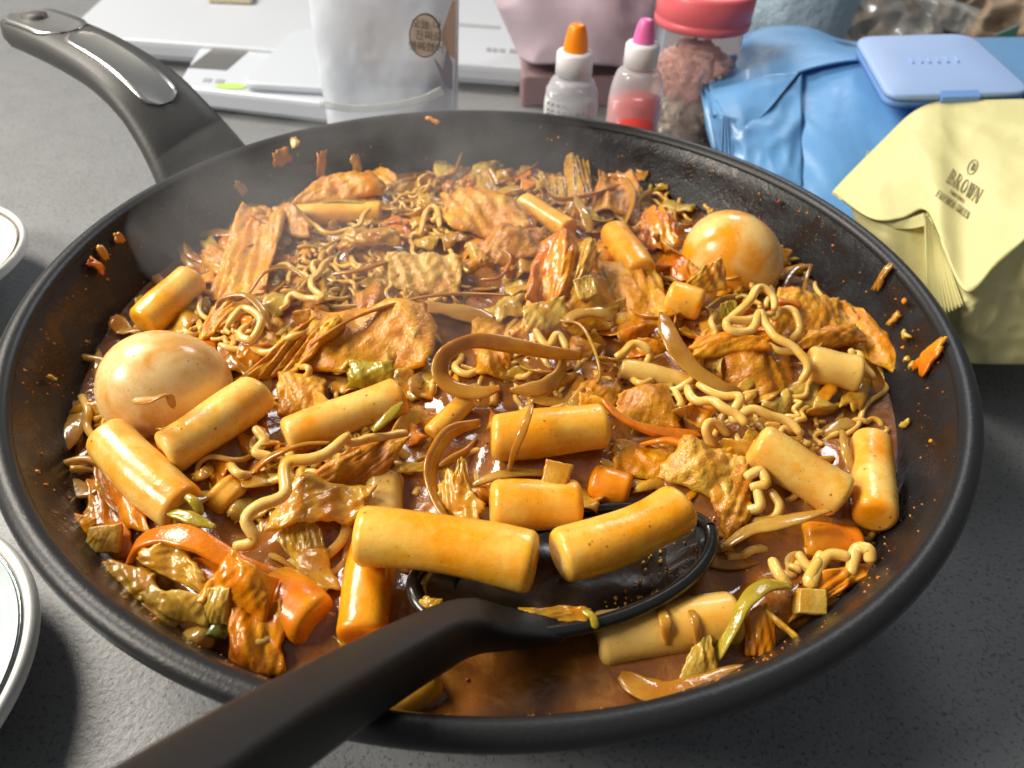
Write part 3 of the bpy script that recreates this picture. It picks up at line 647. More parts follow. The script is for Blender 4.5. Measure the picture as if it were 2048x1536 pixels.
LM = [('the left egg', 330, 770), ('the right egg', 1464, 516), ('the big onion loop', 1000, 735), ('the largest fish cake', 730, 680), ('the crinkled fish cake', 960, 425),
      ('the square pale fish cake', 840, 555), ('the level yellow rice cake', 675, 428), ('the rear left rice cake', 335, 600), ('the spiral noodle curl', 490, 645), ('the glazed rice cake', 690, 830),
      ('the plump rice cake', 1095, 865), ('the short shiny rice cake', 1070, 1010), ('the diagonal rice cake', 295, 945), ('the leaning rice cake', 425, 850), ('the steep rice cake', 1255, 505),
      ('the stubby rice cake', 1370, 602), ('the noodle nest', 1510, 640), ('the dark draped fish cake', 1480, 760), ('the round ended rice cake', 1600, 940), ('the upright rice cake', 1745, 960),
      ('the short pale rice cake', 1668, 738), ('the bright carrot strip', 1290, 850), ('the long onion arc', 880, 940), ('the brown triangle', 700, 930), ('the long curly noodle', 570, 990),
      ('the carrot arc', 420, 1100), ('the tent-shaped leaf', 480, 1160), ('the onion sheet', 1390, 710), ('the upright orange chunk', 1110, 540), ('the wide fish cake', 1120, 610),
      ('the pointed onion slice', 1165, 430), ('the folded brown roll', 1010, 495), ('the longest onion strip', 800, 605), ('the green scallion strip', 1500, 1230), ('the slim yellow rice cake', 1095, 432),
      ('the back left roll', 680, 378), ('the twisted pale fish cake', 1410, 940), ('the flat cabbage leaf', 650, 1010), ('the thin pale rice piece', 1315, 750), ('the striped fish cake', 1605, 640)]
USED = set()
def where(px, py):
    for nm, x, y in sorted(LM, key=lambda q: (q[1]-px)**2+(q[2]-py)**2*1.5):
        dx, dy = px-x, (py-y)*1.3
        if abs(dx) > 1.6*abs(dy): d = 'just right of' if dx > 0 else 'just left of'
        elif abs(dy) > 1.6*abs(dx): d = 'just in front of' if dy > 0 else 'just behind'
        else: d = ('in front and ' if dy > 0 else 'behind and ')+('right of' if dx > 0 else 'left of')
        yield d+' '+nm
def filler():
    rr = random.Random(33)
    kinds = [('cabbage_piece', 'cabb', 'small soaked cabbage scrap lying among the noodles', 'cabbage', 'soaked cabbage scraps', 40, .8, 26, 50),
             ('cabbage_piece', 'cabb_p', 'small pale cabbage scrap lying among the noodles', 'cabbage', 'pale cabbage scraps', 22, .9, 22, 42),
             ('cabbage_piece', 'cabb_o', 'small orange stained cabbage scrap lying among the noodles', 'cabbage', 'orange cabbage scraps', 24, .8, 24, 46),
             ('fish_cake', 'fish', 'small folded fish cake scrap lying among the noodles', 'fish cake', 'fish cake scraps', 26, 1.4, 26, 50),
             ('fish_cake', 'fish_b', 'small brown fish cake scrap lying among the noodles', 'fish cake', 'brown fish cake scraps', 14, 1.4, 26, 46)]
    for nm, mt, lb, ct, gr, cnt, th, l0, l1 in kinds:
        k = 0
        while k < cnt:
            a = rr.uniform(0, 2*PI); r = RIN*0.93*math.sqrt(rr.random()); x, y = r*math.cos(a), r*math.sin(a)
            v = np.array([x, y, Z0])-CAM; z = v@CF; px = 1024+FPX*(v@CA)/z; py = 768-FPX*(v@CB)/z
            if y < -0.055 and abs(px-1000) < 420: continue
            if ((px-1140)/320)**2+((py-1130)/160)**2 < 1: continue
            if y < -0.085 and px > 800: continue
            k += 1
            L = rr.uniform(l0, l1)*(0.66+py/1500); t = rr.uniform(0, PI); q = rr.uniform(.5, 1.1); tl = rr.uniform(-.003, .005)
            def off(u, w): return (px+u*math.cos(t)*L-w*math.sin(t)*L*q, py+(u*math.sin(t)*L+w*math.cos(t)*L*q)*.75)
            d = rr.uniform(.0005, .0035)
            cs = [(*off(-1, -1), d+tl), (*off(1, -1), d-tl*.5), (*off(1, 1), d-tl), (*off(-1, 1), d+tl*.6+rr.uniform(0, .003))]
            short = lb.replace(' lying among the noodles', '')
            for wtxt in where(px, py):
                if (short, wtxt) not in USED: break
            USED.add((short, wtxt))
            patch(nm, cs, mt, short+' '+wtxt, ct, thick=th, bulge=rr.uniform(1, 5), crink=1.0, cf=120, fold=rr.uniform(.5, 2.2), fn=rr.uniform(1, 2.2), edge=.14, seed=rr.random()*70, group=gr, n=20)
filler()

# ------------------------------------------------------------------ ribbons: onion, carrot, scallion
def strip(name, pts, w, t, mat, label, cat, group=None, roll=0.0, roll2=None, n=None, taper=0.55, sides=12, parent=None, power=2.6, seed=0):
    P = [S(*p) for p in pts]; n = n or max(16, 8*len(P))
    Q = spline(P, n); s = np.linspace(0, 1, n)
    W = w/1000.0*(1-taper*np.abs(2*s-1)**3.5)*(1+0.10*np.sin(s*9+seed)+0.06*np.sin(s*23+seed)); T_ = t/1000.0*(1-0.4*np.abs(2*s-1)**6)+0*s
    R = roll+(0 if roll2 is None else (roll2-roll)*s)+0.15*np.sin(s*5+seed)
    V, F = sweep_vf(Q, W, T_, sides, R, power)
    o = link_mesh(name, V, F, M[mat], parent)
    if parent is None: tag(o, label, cat, group)
    return o
GO = 'soft onion strips'; GK = 'carrot strips'; GS = 'scallion strips'
def onion(pts, label, w=5, t=1.4, mat='onion', **k): return strip('onion_strip', pts, w, t, mat, label, 'onion', GO, **k)
onion([(1165, 712, .012), (1100, 705, .013), (1020, 690, .015), (950, 682, .017), (895, 705, .017), (880, 745, .014), (905, 775, .012), (960, 785, .011), (1000, 775, .011)], 'big onion loop at the centre of the pan', 5.5, 1.6, roll=1.15, roll2=.8, seed=1)
onion([(1130, 700, .010), (1120, 745, .009), (1085, 775, .009), (1020, 782, .008)], 'shorter onion arc inside and right of the big onion loop', 5, 1.5, 'onion_p', roll=1.0, seed=2)
onion([(960, 845, .009), (900, 865, .011), (865, 920, .011), (868, 985, .009), (900, 1045, .007), (925, 1060, .004)], 'long onion arc curving down left of the short shiny rice cake', 5.2, 1.6, roll=1.05, roll2=.9, seed=3)
onion([(1065, 810, .023), (1050, 850, .0235), (1030, 900, .018), (1015, 950, .004)], 'thin onion strip crossing over the plump rice cake', 2.2, .8, seed=4)
onion([(945, 970, .004), (1000, 950, .006), (1080, 945, .006), (1140, 955, .004)], 'pale onion strip behind the short shiny rice cake', 3, 1.2, 'onion_p', seed=5)
onion([(620, 690, .014), (700, 640, .015), (800, 605, .015), (900, 588, .014), (1020, 590, .010)], 'longest onion strip running level across the back half', 3.2, 1.2, seed=6, roll=.6)
onion([(820, 610, .006), (900, 620, .006), (990, 640, .004)], 'wide brown onion petal under the longest onion strip', 8, 1.2, seed=7)
onion([(425, 640, .007), (440, 600, .009), (490, 590, .011), (525, 620, .010), (540, 660, .007)], 'onion ring round a noodle curl right of the rear left rice cake', 2.8, 1.2, 'onion_p', roll=.9, seed=8)
onion([(500, 585, .008), (530, 545, .011), (580, 538, .011), (620, 565, .009)], 'glossy onion arc behind the noodle curl', 3, 1.2, 'onion_p', roll=.8, seed=9)
onion([(490, 960, .006), (540, 915, .009), (600, 890, .011), (660, 885, .010)], 'grey brown onion strip below the glazed rice cake', 3.2, 1.3, roll=.5, seed=10)
onion([(1325, 625, .012), (1345, 680, .012), (1380, 730, .011), (1440, 775, .009), (1480, 790, .006)], 'long translucent onion sheet right of centre', 7.5, .9, roll=.3, roll2=-.2, seed=11)
onion([(1120, 640, .014), (1160, 650, .015), (1185, 690, .014), (1200, 745, .010), (1190, 760, .006)], 'twisted onion strip hanging down just right of the onion loop', 4, 1.2, 'onion_p', roll=.4, roll2=1.6, seed=12)
onion([(1225, 640, .012), (1200, 625, .014), (1150, 630, .014), (1130, 655, .012)], 'fat pale onion piece above the twisted strip', 4.5, 2.2, 'onion_p', seed=13)
onion([(1165, 755, .006), (1130, 800, .004), (1060, 800, .004)], 'sunken onion strip below the small fish cake piece', 4, 1.2, seed=14)
onion([(1440, 1100, .003), (1500, 1060, .008), (1580, 1040, .011), (1660, 1020, .012)], 'straight pinkish onion strip below the round ended rice cake', 4.6, 1.2, 'onion_p', roll=.5, seed=15)
onion([(1380, 1100, .001), (1440, 1125, .001), (1530, 1110, .001), (1580, 1080, .001)], 'submerged onion strip under the straight pinkish one', 4, 1, seed=16)
onion([(1470, 1370, .0), (1560, 1320, .004), (1640, 1250, .006), (1720, 1180, .007), (1780, 1130, .006)], 'long onion strip following the lower right rim', 3.6, 1.1, 'onion_p', roll=.9, seed=17)
onion([(1240, 1350, .001), (1300, 1380, .002), (1380, 1375, .003), (1500, 1340, .003)], 'dark soft onion petal along the near right rim', 6, 1, seed=18)
onion([(1150, 392, .012), (1168, 425, .013), (1182, 465, .009)], 'pointed white onion slice behind the steep rice cake', 4.6, 1.6, 'white_onion' if 'white_onion' in M else 'onion_p', taper=.9, seed=19)
onion([(1080, 345, .006), (1110, 395, .008), (1180, 390, .009), (1240, 370, .009)], 'brown onion ring at the back next to the wall', 3.8, 1.2, roll=.9, seed=20)
onion([(930, 390, .004), (990, 372, .006), (1040, 350, .007), (1078, 325, .007)], 'dark translucent onion strip rising to the back wall', 5, 1, roll=.9, seed=21)
onion([(865, 400, .003), (870, 360, .006), (905, 345, .007), (925, 300, .006)], 'steamy onion curl at the far wall', 3.2, 1, roll=.8, seed=22)
onion([(1250, 450, .003), (1265, 400, .007), (1250, 360, .009), (1215, 350, .009)], 'amber onion loop near the back right wall', 3.4, 1, roll=.9, seed=23)
onion([(1565, 585, .003), (1590, 540, .006), (1625, 530, .007)], 'thin yellow onion strip right of the right egg', 2.4, 1, seed=24)
onion([(1608, 590, .003), (1612, 560, .006), (1622, 532, .007)], 'short onion shred beside the thin yellow strip', 1.6, .8, seed=25)
onion([(1640, 870, .001), (1680, 850, .002), (1710, 845, .002)], 'submerged onion petal left of the upright rice cake', 4.5, 1, 'onion_p', seed=26)
onion([(1685, 860, .006), (1690, 900, .008), (1705, 945, .006)], 'twisted cream onion shred left of the upright rice cake', 2.6, 1.4, 'onion_p', seed=27)
onion([(1310, 1185, .004), (1330, 1240, .009), (1335, 1290, .005)], 'onion band wrapped over the pale rice cake in shadow', 2.6, .8, seed=28)
onion([(1365, 1195, .004), (1390, 1240, .009), (1395, 1300, .004)], 'second thinner onion band on the pale shadowed rice cake', 2.0, .8, seed=29)
onion([(265, 800, .020), (300, 800, .024), (335, 790, .024), (345, 815, .019)], 'brown onion scrap stuck on the left egg', 4, .9, seed=30)
onion([(215, 1165, .007), (260, 1205, .006), (310, 1245, .006), (330, 1280, .004)], 'pale onion strip lying along the lower left rim', 4.2, 1.4, 'onion_p', seed=31)
onion([(370, 1265, .004), (400, 1270, .006), (425, 1290, .003)], 'cloudy onion square by the near left rim', 5, 1.6, 'onion_p', seed=32)
onion([(360, 480, .001), (375, 510, .003), (400, 540, .002)], 'steamy onion petal behind the rear left rice cake', 6, 1, seed=33)
onion([(380, 470, .001), (430, 465, .003), (480, 470, .003)], 'dim wide onion petal at the far left wall', 5, 1, seed=34)
onion([(130, 900, .002), (150, 850, .003), (160, 800, .002)], 'dim reddish onion petal against the left wall', 6, 1, seed=35)
onion([(130, 960, .001), (175, 985, .002), (200, 970, .002)], 'shiny little onion lens left of the diagonal rice cake', 5, 1.6, 'onion_p', seed=36)
onion([(1400, 690, .003), (1430, 640, .003), (1480, 655, .002)], 'faint onion strip under the curly noodle nest', 3, 1, 'onion_p', seed=37)
onion([(660, 548, .008), (720, 540, .009), (780, 520, .008)], 'onion strip reaching the square pale fish cake from the left', 2.6, 1, seed=38)
onion([(960, 560, .004), (1000, 555, .006), (1020, 520, .008), (1000, 500, .008)], 'yellow rimmed onion loop below the folded brown fish cake', 2.4, 1.1, seed=39, roll=.8)
def carrot(pts, label, w=5, t=1.6, **k): return strip('carrot_strip', pts, w, t, 'carrot', label, 'carrot', GK, **{**dict(taper=.35, power=5), **k})
carrot([(1208, 798, .014), (1235, 830, .014), (1285, 855, .012), (1345, 868, .008), (1400, 868, .004)], 'bright curved carrot strip right of the plump rice cake', 4.2, 1.4, roll=.4, seed=1)
carrot([(1285, 888, .008), (1330, 880, .012), (1380, 888, .012), (1425, 893, .008)], 'pointed orange carrot slice just below the curved one', 4.2, 1.4, roll=.5, seed=2)
carrot([(255, 1130, .005), (285, 1085, .009), (340, 1070, .011), (400, 1085, .011), (480, 1130, .009), (605, 1165, .006)], 'largest carrot arc at lower left', 5.6, 2.2, roll=.7, roll2=.4, seed=3)
carrot([(380, 1125, .006), (440, 1150, .007), (500, 1180, .005)], 'orange carrot strip under the largest carrot arc', 5, 2, seed=4)
carrot([(1530, 655, .006), (1510, 700, .005), (1495, 740, .004)], 'carrot strip seen through the curly noodle nest', 5, 2, seed=5)
carrot([(1552, 602, .013), (1600, 610, .012)], 'small red carrot cube on the striped fish cake', 3.6, 2, seed=6, taper=.1)
carrot([(235, 1045, .004), (245, 1090, .004), (240, 1120, .002)], 'dull carrot piece beside the ribbed cabbage stub', 5, 2, seed=7)
def scall(pts, label, w=4, t=1.0, mat='scallion', **k): return strip('scallion_strip', pts, w, t, mat, label, 'scallion', GS, **k)
scall([(1430, 1320, .002), (1460, 1260, .007), (1495, 1200, .010), (1535, 1170, .010), (1580, 1172, .008)], 'long green scallion strip at lower right', 4.4, 1.2, roll=.5, seed=1)
scall([(745, 862, .015), (775, 835, .017), (805, 805, .018)], 'bright green scallion shred lying on the glazed rice cake', 3.0, 1.2, seed=2)
scall([(330, 1022, .010), (380, 1035, .010), (430, 1055, .009)], 'olive scallion strip across the foot of the diagonal rice cake', 3.2, 1.2, seed=3)
scall([(400, 1248, .004), (430, 1255, .006), (455, 1270, .004)], 'dark green scallion bit below the tent-shaped leaf', 4.5, 1.4, 'scallion_d', seed=4)
scall([(1575, 520, .001), (1610, 515, .003), (1635, 520, .002)], 'green scallion shred on the back right wall', 2.4, 1, seed=5)
scall([(610, 412, .010), (680, 402, .011), (750, 412, .009)], 'pale green scallion leaf on the level yellow rice cake', 2.4, 1, seed=6)
scall([(1590, 800, .002), (1640, 815, .003), (1690, 808, .003)], 'yellow green scallion curl below the short pale rice cake', 2.4, 1.4, seed=7)
scall([(350, 985, .010), (385, 1000, .011), (405, 1030, .008)], 'tiny scallion crescent at the end of the diagonal rice cake', 2.4, 1.4, seed=8)

# ------------------------------------------------------------------ noodles
def wavy(pts, amp, waves, n, dzamp=0.5, ph=0.0):
    P = [S(*p) for p in pts]; Q = spline(P, n); T, A, B = frames(Q)
    s = np.linspace(0, 1, n); env = 1.0
    return Q+B*(amp/1000*np.sin(2*PI*waves*s+ph))[:, None]*env+A*(amp*dzamp/1000*np.cos(2*PI*waves*s+ph))[:, None]
def noodle_vf(Q, r, off=0, sides=8):
    n = len(Q); s = np.linspace(0, 1, n); R = np.full(n, 2*r*.86/1000)*(1-0.35*np.abs(2*s-1)**14)
    return sweep_vf(Q, R*1.06, R*0.94, sides, 0.3, 2.3, True, 0.05, off, off)
GN = 'loose ramen noodles'
def noodle(pts, label, r=1.45, amp=1.2, waves=3, mat='noodle', ph=0.0):
    P = [S(*p) for p in pts]; n = max(40, int(waves*14))
    V, F = noodle_vf(wavy(pts, amp, waves, n, .5, ph), r)
    return tag(link_mesh('noodle', V, F, M[mat]), label, 'noodle', GN)
noodle([(700, 870, .018), (665, 900, .018), (625, 915, .018), (575, 930, .018), (570, 985, .018), (520, 1010, .018), (495, 1040, .017), (508, 1080, .014), (468, 1092, .013)], 'long curly noodle trailing down left over the cabbage leaf', 1.75, .4, 3)
noodle([(815, 868, .010), (770, 872, .012), (730, 880, .014), (690, 885, .016)], 'short noodle continuing from the long curly one behind the brown triangle', 1.4, .4, 2)
noodle([(1455, 640, .016), (1500, 600, .020), (1520, 575, .021), (1545, 590, .020), (1548, 620, .018)], 'curled noodle at the top of the noodle nest below the right egg', 1.6, .3, 2)
noodle([(1548, 628, .017), (1500, 640, .017), (1455, 640, .017), (1462, 660, .016), (1505, 660, .016), (1520, 625, .018), (1535, 650, .017), (1550, 675, .016), (1590, 695, .015), (1615, 730, .013), (1600, 765, .008)], 'longest noodle of the nest, hooking down to the short pale rice cake', 1.65, .3, 4)
noodle([(1475, 665, .013), (1520, 685, .013), (1560, 700, .012), (1600, 705, .012)], 'straight pale noodle in the middle of the nest', 1.5, .4, 2)
noodle([(1545, 640, .013), (1565, 620, .015), (1590, 625, .015), (1600, 655, .013), (1580, 680, .010)], 'noodle loop on the right side of the nest', 1.5, .3, 2)
noodle([(1375, 775, .010), (1395, 800, .011), (1430, 805, .012), (1460, 820, .012), (1490, 850, .010)], 'thick noodle twisting left of the round ended rice cake', 1.7, .7, 2)
noodle([(1395, 770, .011), (1450, 790, .013), (1480, 800, .013), (1470, 840, .010), (1510, 820, .012), (1560, 835, .012), (1600, 870, .009)], 'noodle running over the top of the round ended rice cake', 1.6, .8, 3)
noodle([(1350, 780, .008), (1362, 805, .008), (1345, 820, .006)], 'small noodle hook right of the olive brown curl', 1.4, .2, 1)
noodle([(1455, 870, .006), (1425, 845, .010), (1410, 860, .009), (1425, 900, .004)], 'noodle hoop standing above the small yellow rice cake', 1.5, .2, 1)
noodle([(1490, 955, .012), (1520, 940, .013), (1530, 965, .012), (1500, 975, .010)], 'noodle loop beside the twisted pale fish cake', 1.6, .2, 1)
noodle([(1515, 975, .010), (1520, 1010, .009), (1495, 1020, .007)], 'noodle hook hanging under the round ended rice cake', 1.6, .2, 1)
noodle([(1540, 980, .009), (1560, 1010, .008), (1545, 1035, .006), (1500, 1045, .004)], 'second noodle hook to the right of the first under that rice cake', 1.5, .2, 1)
noodle([(1700, 700, .010), (1720, 715, .009), (1745, 760, .006)], 'noodle between short pale rice cake and right wall', 1.4, .6, 2)
noodle([(1640, 1120, .008), (1620, 1165, .007), (1655, 1115, .008), (1700, 1115, .008)], 'yellow noodle arch at lower right', 1.7, .4, 1)
noodle([(1595, 1105, .006), (1625, 1135, .005), (1645, 1105, .007)], 'noodle bow left of the yellow arch', 1.4, .3, 1)
noodle([(1700, 1150, .006), (1710, 1100, .009), (1735, 1100, .010), (1740, 1125, .008)], 'thick noodle loop by the red flecked leaf', 1.8, .2, 1)
noodle([(1545, 1120, .007), (1560, 1150, .008), (1575, 1175, .006)], 'short noodle above the green scallion strip', 1.7, .2, 1)
noodle([(455, 650, .013), (485, 615, .014), (520, 640, .014), (505, 680, .012), (480, 670, .012), (495, 650, .012)], 'spiral noodle curl inside the onion ring', 1.5, .3, 2)
noodle([(440, 690, .008), (500, 700, .008), (545, 700, .010), (590, 670, .012), (640, 650, .012)], 'noodle joining spiral curl to the largest fish cake', 1.4, .7, 3)
noodle([(560, 620, .010), (590, 590, .011), (640, 600, .011), (625, 560, .011), (660, 520, .010)], 'noodle winding up from the onion arc', 1.3, .7, 4)
noodle([(600, 420, .009), (640, 460, .010), (700, 460, .010), (740, 420, .011)], 'noodle draped over the level yellow rice cake', 1.2, .7, 3)
noodle([(840, 470, .007), (850, 425, .009), (870, 415, .010), (880, 455, .008)], 'noodle arch left of the crinkled fish cake', 1.3, .3, 1)
noodle([(1070, 660, .013), (1095, 690, .012), (1115, 670, .013), (1135, 700, .011)], 'white bent noodle above the right part of the onion loop', 1.5, .3, 1)
noodle([(1230, 715, .009), (1265, 690, .011), (1300, 700, .010), (1290, 725, .008)], 'knotted noodle above the thin pale rice cake piece', 1.6, .6, 2)
noodle([(510, 855, .009), (530, 880, .008), (510, 905, .008), (545, 915, .007)], 'noodle coil between rear leaning rice cake and glazed one', 1.6, .3, 1)
noodle([(690, 1010, .006), (690, 1065, .006), (650, 1115, .004)], 'submerged noodle beside the long pale leaf tip', 1.5, .3, 1, 'noodle_d')
noodle([(700, 1050, .004), (690, 1120, .003), (640, 1160, .002)], 'faint noodle arc left of the sunken orange rice cake', 1.3, .3, 1, 'noodle_d')

def extra():
    rr = random.Random(71)
    def spot():
        while True:
            a = rr.uniform(0, 2*PI); r = RIN*0.90*math.sqrt(rr.random()); x, y = r*math.cos(a), r*math.sin(a)
            v = np.array([x, y, Z0])-CAM; z = v@CF; px = 1024+FPX*(v@CA)/z; py = 768-FPX*(v@CB)/z
            if y < -0.05 and abs(px-1000) < 430: continue
            if ((px-1140)/320)**2+((py-1130)/160)**2 < 1: continue
            if y < -0.080 and px > 800: continue
            return px, py
    def uniq(lb, px, py):
        for wt in where(px, py):
            if (lb, wt) not in USED: break
        USED.add((lb, wt)); return lb+' '+wt
    for i in range(64):
        px, py = spot(); k = .45+py/1100; R0 = rr.uniform(28, 75)*k; a0 = rr.uniform(0, 2*PI); sp = rr.uniform(1.2, 3.0)*rr.choice((-1, 1)); mt = rr.choice(('onion', 'onion_p', 'cabb_p', 'cabb'))
        pts = [(px+R0*math.cos(a0+sp*t)-R0*.4, py+R0*.62*math.sin(a0+sp*t), .0015+.007*math.sin(PI*t)*rr.uniform(.4, 1)+rr.uniform(-.001, .002)) for t in (0, .25, .5, .75, 1)]
        if mt in ('onion', 'onion_p'): onion(pts, uniq(rr.choice(('soft curved onion sliver', 'glassy onion shred')), px, py), rr.uniform(2.6, 5.4), rr.uniform(.8, 1.3), mt, roll=rr.uniform(-.2, 1.2), roll2=rr.uniform(-.2, 1.2), seed=i, taper=.6)
        else: strip('cabbage_strip', pts, rr.uniform(3.5, 7), .8, mt, uniq('limp yellow cabbage ribbon', px, py), 'cabbage', 'cabbage ribbons', roll=rr.uniform(-.5, .9), roll2=rr.uniform(-.5, .9), seed=i, taper=.5, power=4)
    for i in range(40):
        px, py = spot(); k = .45+py/1100; th = rr.uniform(0, 2*PI); pts = []; x, y = px, py; L = rr.uniform(22, 40)*k
        for q in range(rr.choice((3, 4, 5))):
            pts.append((x, y, .003+rr.uniform(0, .006))); th += rr.uniform(-1.5, 1.5); x += L*math.cos(th); y += L*.7*math.sin(th)
        pts[0] = (*pts[0][:2], .0005); pts[-1] = (*pts[-1][:2], .0005)
        noodle(pts, uniq('loose wavy noodle', px, py), rr.uniform(1.1, 1.45), rr.uniform(.4, 1.0), rr.uniform(1.5, 3.5), rr.choice(('noodle', 'noodle_d')), rr.uniform(0, 6))
extra()

def tangle(label, cx, cy, rx, ry, count, dz, seed, mat='noodle_d', rad=1.2, lay=0.004):
    rr = random.Random(seed); c = S(cx, cy, 0)
    root = empty('noodle_tangle', c, label, 'noodles', 'tangles of curly noodles')
    for i in range(count):
        a = rr.uniform(0, 2*PI); d = math.sqrt(rr.random()); x = cx+rx*d*math.cos(a); y = cy+ry*d*math.sin(a)
        th = rr.uniform(0, 2*PI); pts = []; L = rr.uniform(28, 55)*(0.6+y/1600.0)
        for k in range(rr.choice((3, 4, 5))):
            pts.append((x, y, dz+rr.uniform(-0.001, lay)*(1-0.5*d)))
            th += rr.uniform(-1.3, 1.3); x += L*math.cos(th); y += L*0.7*math.sin(th)
        wv = rr.uniform(1.5, 4)
        V, F = noodle_vf(wavy(pts, rr.uniform(.5, 1.3), wv, int(wv*11)+18, .5, rr.uniform(0, 6)), rad*rr.uniform(.75, 1.0), sides=7)
        link_mesh('strand', V, F, M[mat if rr.random() < .6 else 'noodle'], root)
tangle('noodle tangle behind the long onion strip at upper left', 610, 560, 90, 70, 22, .003, 1)
tangle('noodle tangle around the spiral curl at left', 480, 660, 60, 45, 12, .003, 2)
tangle('noodle tangle in front of the level yellow rice cake', 680, 480, 90, 35, 18, .003, 3, rad=1.1)
tangle('noodle tangle left of the crinkled fish cake at the back', 850, 450, 50, 45, 16, .003, 4, rad=1.1)
tangle('noodle tangle above the folded fish cake, left of the wide one', 740, 620, 90, 40, 12, .002, 5)
tangle('noodle tangle under the big onion loop', 1080, 720, 110, 60, 22, .002, 6)
tangle('noodle tangle right of the big onion loop', 1270, 740, 80, 50, 14, .001, 7)
tangle('noodle tangle under the nest below the right egg', 1520, 660, 70, 60, 18, .004, 8)
tangle('noodle tangle behind the round ended rice cake', 1500, 850, 90, 40, 20, .003, 9, 'noodle')
tangle('noodle tangle beneath the round ended rice cake', 1530, 970, 60, 50, 12, .001, 10)
tangle('noodle tangle at the lower right by the red flecked leaf', 1640, 1130, 90, 40, 12, .000, 11)
tangle('noodle tangle between glazed rice cake and brown triangle', 620, 895, 80, 35, 16, .004, 12)
tangle('noodle tangle near the right wall above the upright rice cake', 1640, 850, 60, 50, 10, -.0005, 13)
tangle('noodle tangle at the back right between egg and steep rice cake', 1300, 420, 50, 40, 12, .001, 14, rad=1.1)
tangle('noodle tangle far back left of the roll', 780, 400, 40, 25, 12, .002, 15, rad=1.0)
tangle('noodle tangle below the right hand onion sheet', 1380, 700, 70, 60, 12, .001, 16)
tangle('noodle tangle under the flat cabbage leaf at lower left', 580, 1040, 80, 50, 12, .000, 17)
tangle('noodle tangle left of the chilli glazed rice cake', 600, 800, 70, 60, 12, .001, 18)

# ------------------------------------------------------------------ countless shreds half sunk in the sauce
def shreds():
    rr = random.Random(21)
    pools = [(1130, 1150, 310, 140), (1250, 1350, 330, 130), (900, 1370, 170, 110), (1740, 830, 60, 40)]
    for name, mat, cnt, kind in (('cabbage_shreds', 'cabb', 110, 'p'), ('orange_cabbage_shreds', 'cabb_o', 70, 'p'), ('pale_stem_shreds', 'cabb_p', 60, 'p'),
                                 ('fish_cake_crumbs', 'fish', 60, 'p'), ('onion_shreds', 'onion', 80, 's'), ('pale_onion_shreds', 'onion_p', 70, 's'), ('noodle_ends', 'noodle_d', 70, 'n')):
        VF = ([], []); made = 0
        while made < cnt:
            a = rr.uniform(0, 2*PI); r = RIN*0.97*math.sqrt(rr.random()); x, y = r*math.cos(a), r*math.sin(a)
            v = np.array([x, y, Z0])-CAM; z = v@CF; px = 1024+FPX*(v@CA)/z; py = 768-FPX*(v@CB)/z
            if any(((px-p[0])/p[2])**2+((py-p[1])/p[3])**2 < 1 for p in pools): continue
            if y < -0.1 and rr.random() < .6: continue
            made += 1
            dz = rr.uniform(-.0018, .003); L = rr.uniform(22, 46)*(0.62+py/1700); th = rr.uniform(0, PI)
            def off(u, w): return (px+u*math.cos(th)*L-w*math.sin(th)*L*.7, py+(u*math.sin(th)*L+w*math.cos(th)*L*.7)*.8)
            if kind == 'p':
                q = rr.uniform(.35, .9)
                cs = [(*off(-1, -q), dz+rr.uniform(-.002, .003)), (*off(1, -q), dz+rr.uniform(-.002, .003)), (*off(1, q), dz+rr.uniform(-.002, .003)), (*off(-1, q), dz+rr.uniform(-.002, .003))]
                patch('x', cs, mat, '', '', thick=rr.uniform(.7, 1.2), bulge=rr.uniform(0, 3), crink=.9, cf=120, fold=rr.uniform(0, 1.5), seed=rr.random()*50, edge=.2, n=11, vf=VF, wr=.9)
            else:
                pts = [S(*off(u, rr.uniform(-.6, .6)), dz+rr.uniform(-.001, .002)) for u in (-1.6, -.5, .6, 1.6)]
                Q = spline(pts, 14)
                if kind == 's': V, F = sweep_vf(Q, rr.uniform(2, 4.2)/1000*np.sin(np.linspace(.35, PI-.35, 14)), rr.uniform(.8, 1.4)/1000, 8, rr.uniform(0, 1.2), 2.4, off=len(VF[0]))
                else: V, F = sweep_vf(Q, .0025, .0024, 7, 0, 2.2, off=len(VF[0]))
                VF[0].extend(V); VF[1].extend(F)
        o = link_mesh(name, VF[0], VF[1], M[mat])
        stuff(o, name.replace('_', ' ')+' scattered half sunk through the sauce', 'food scraps')
shreds()

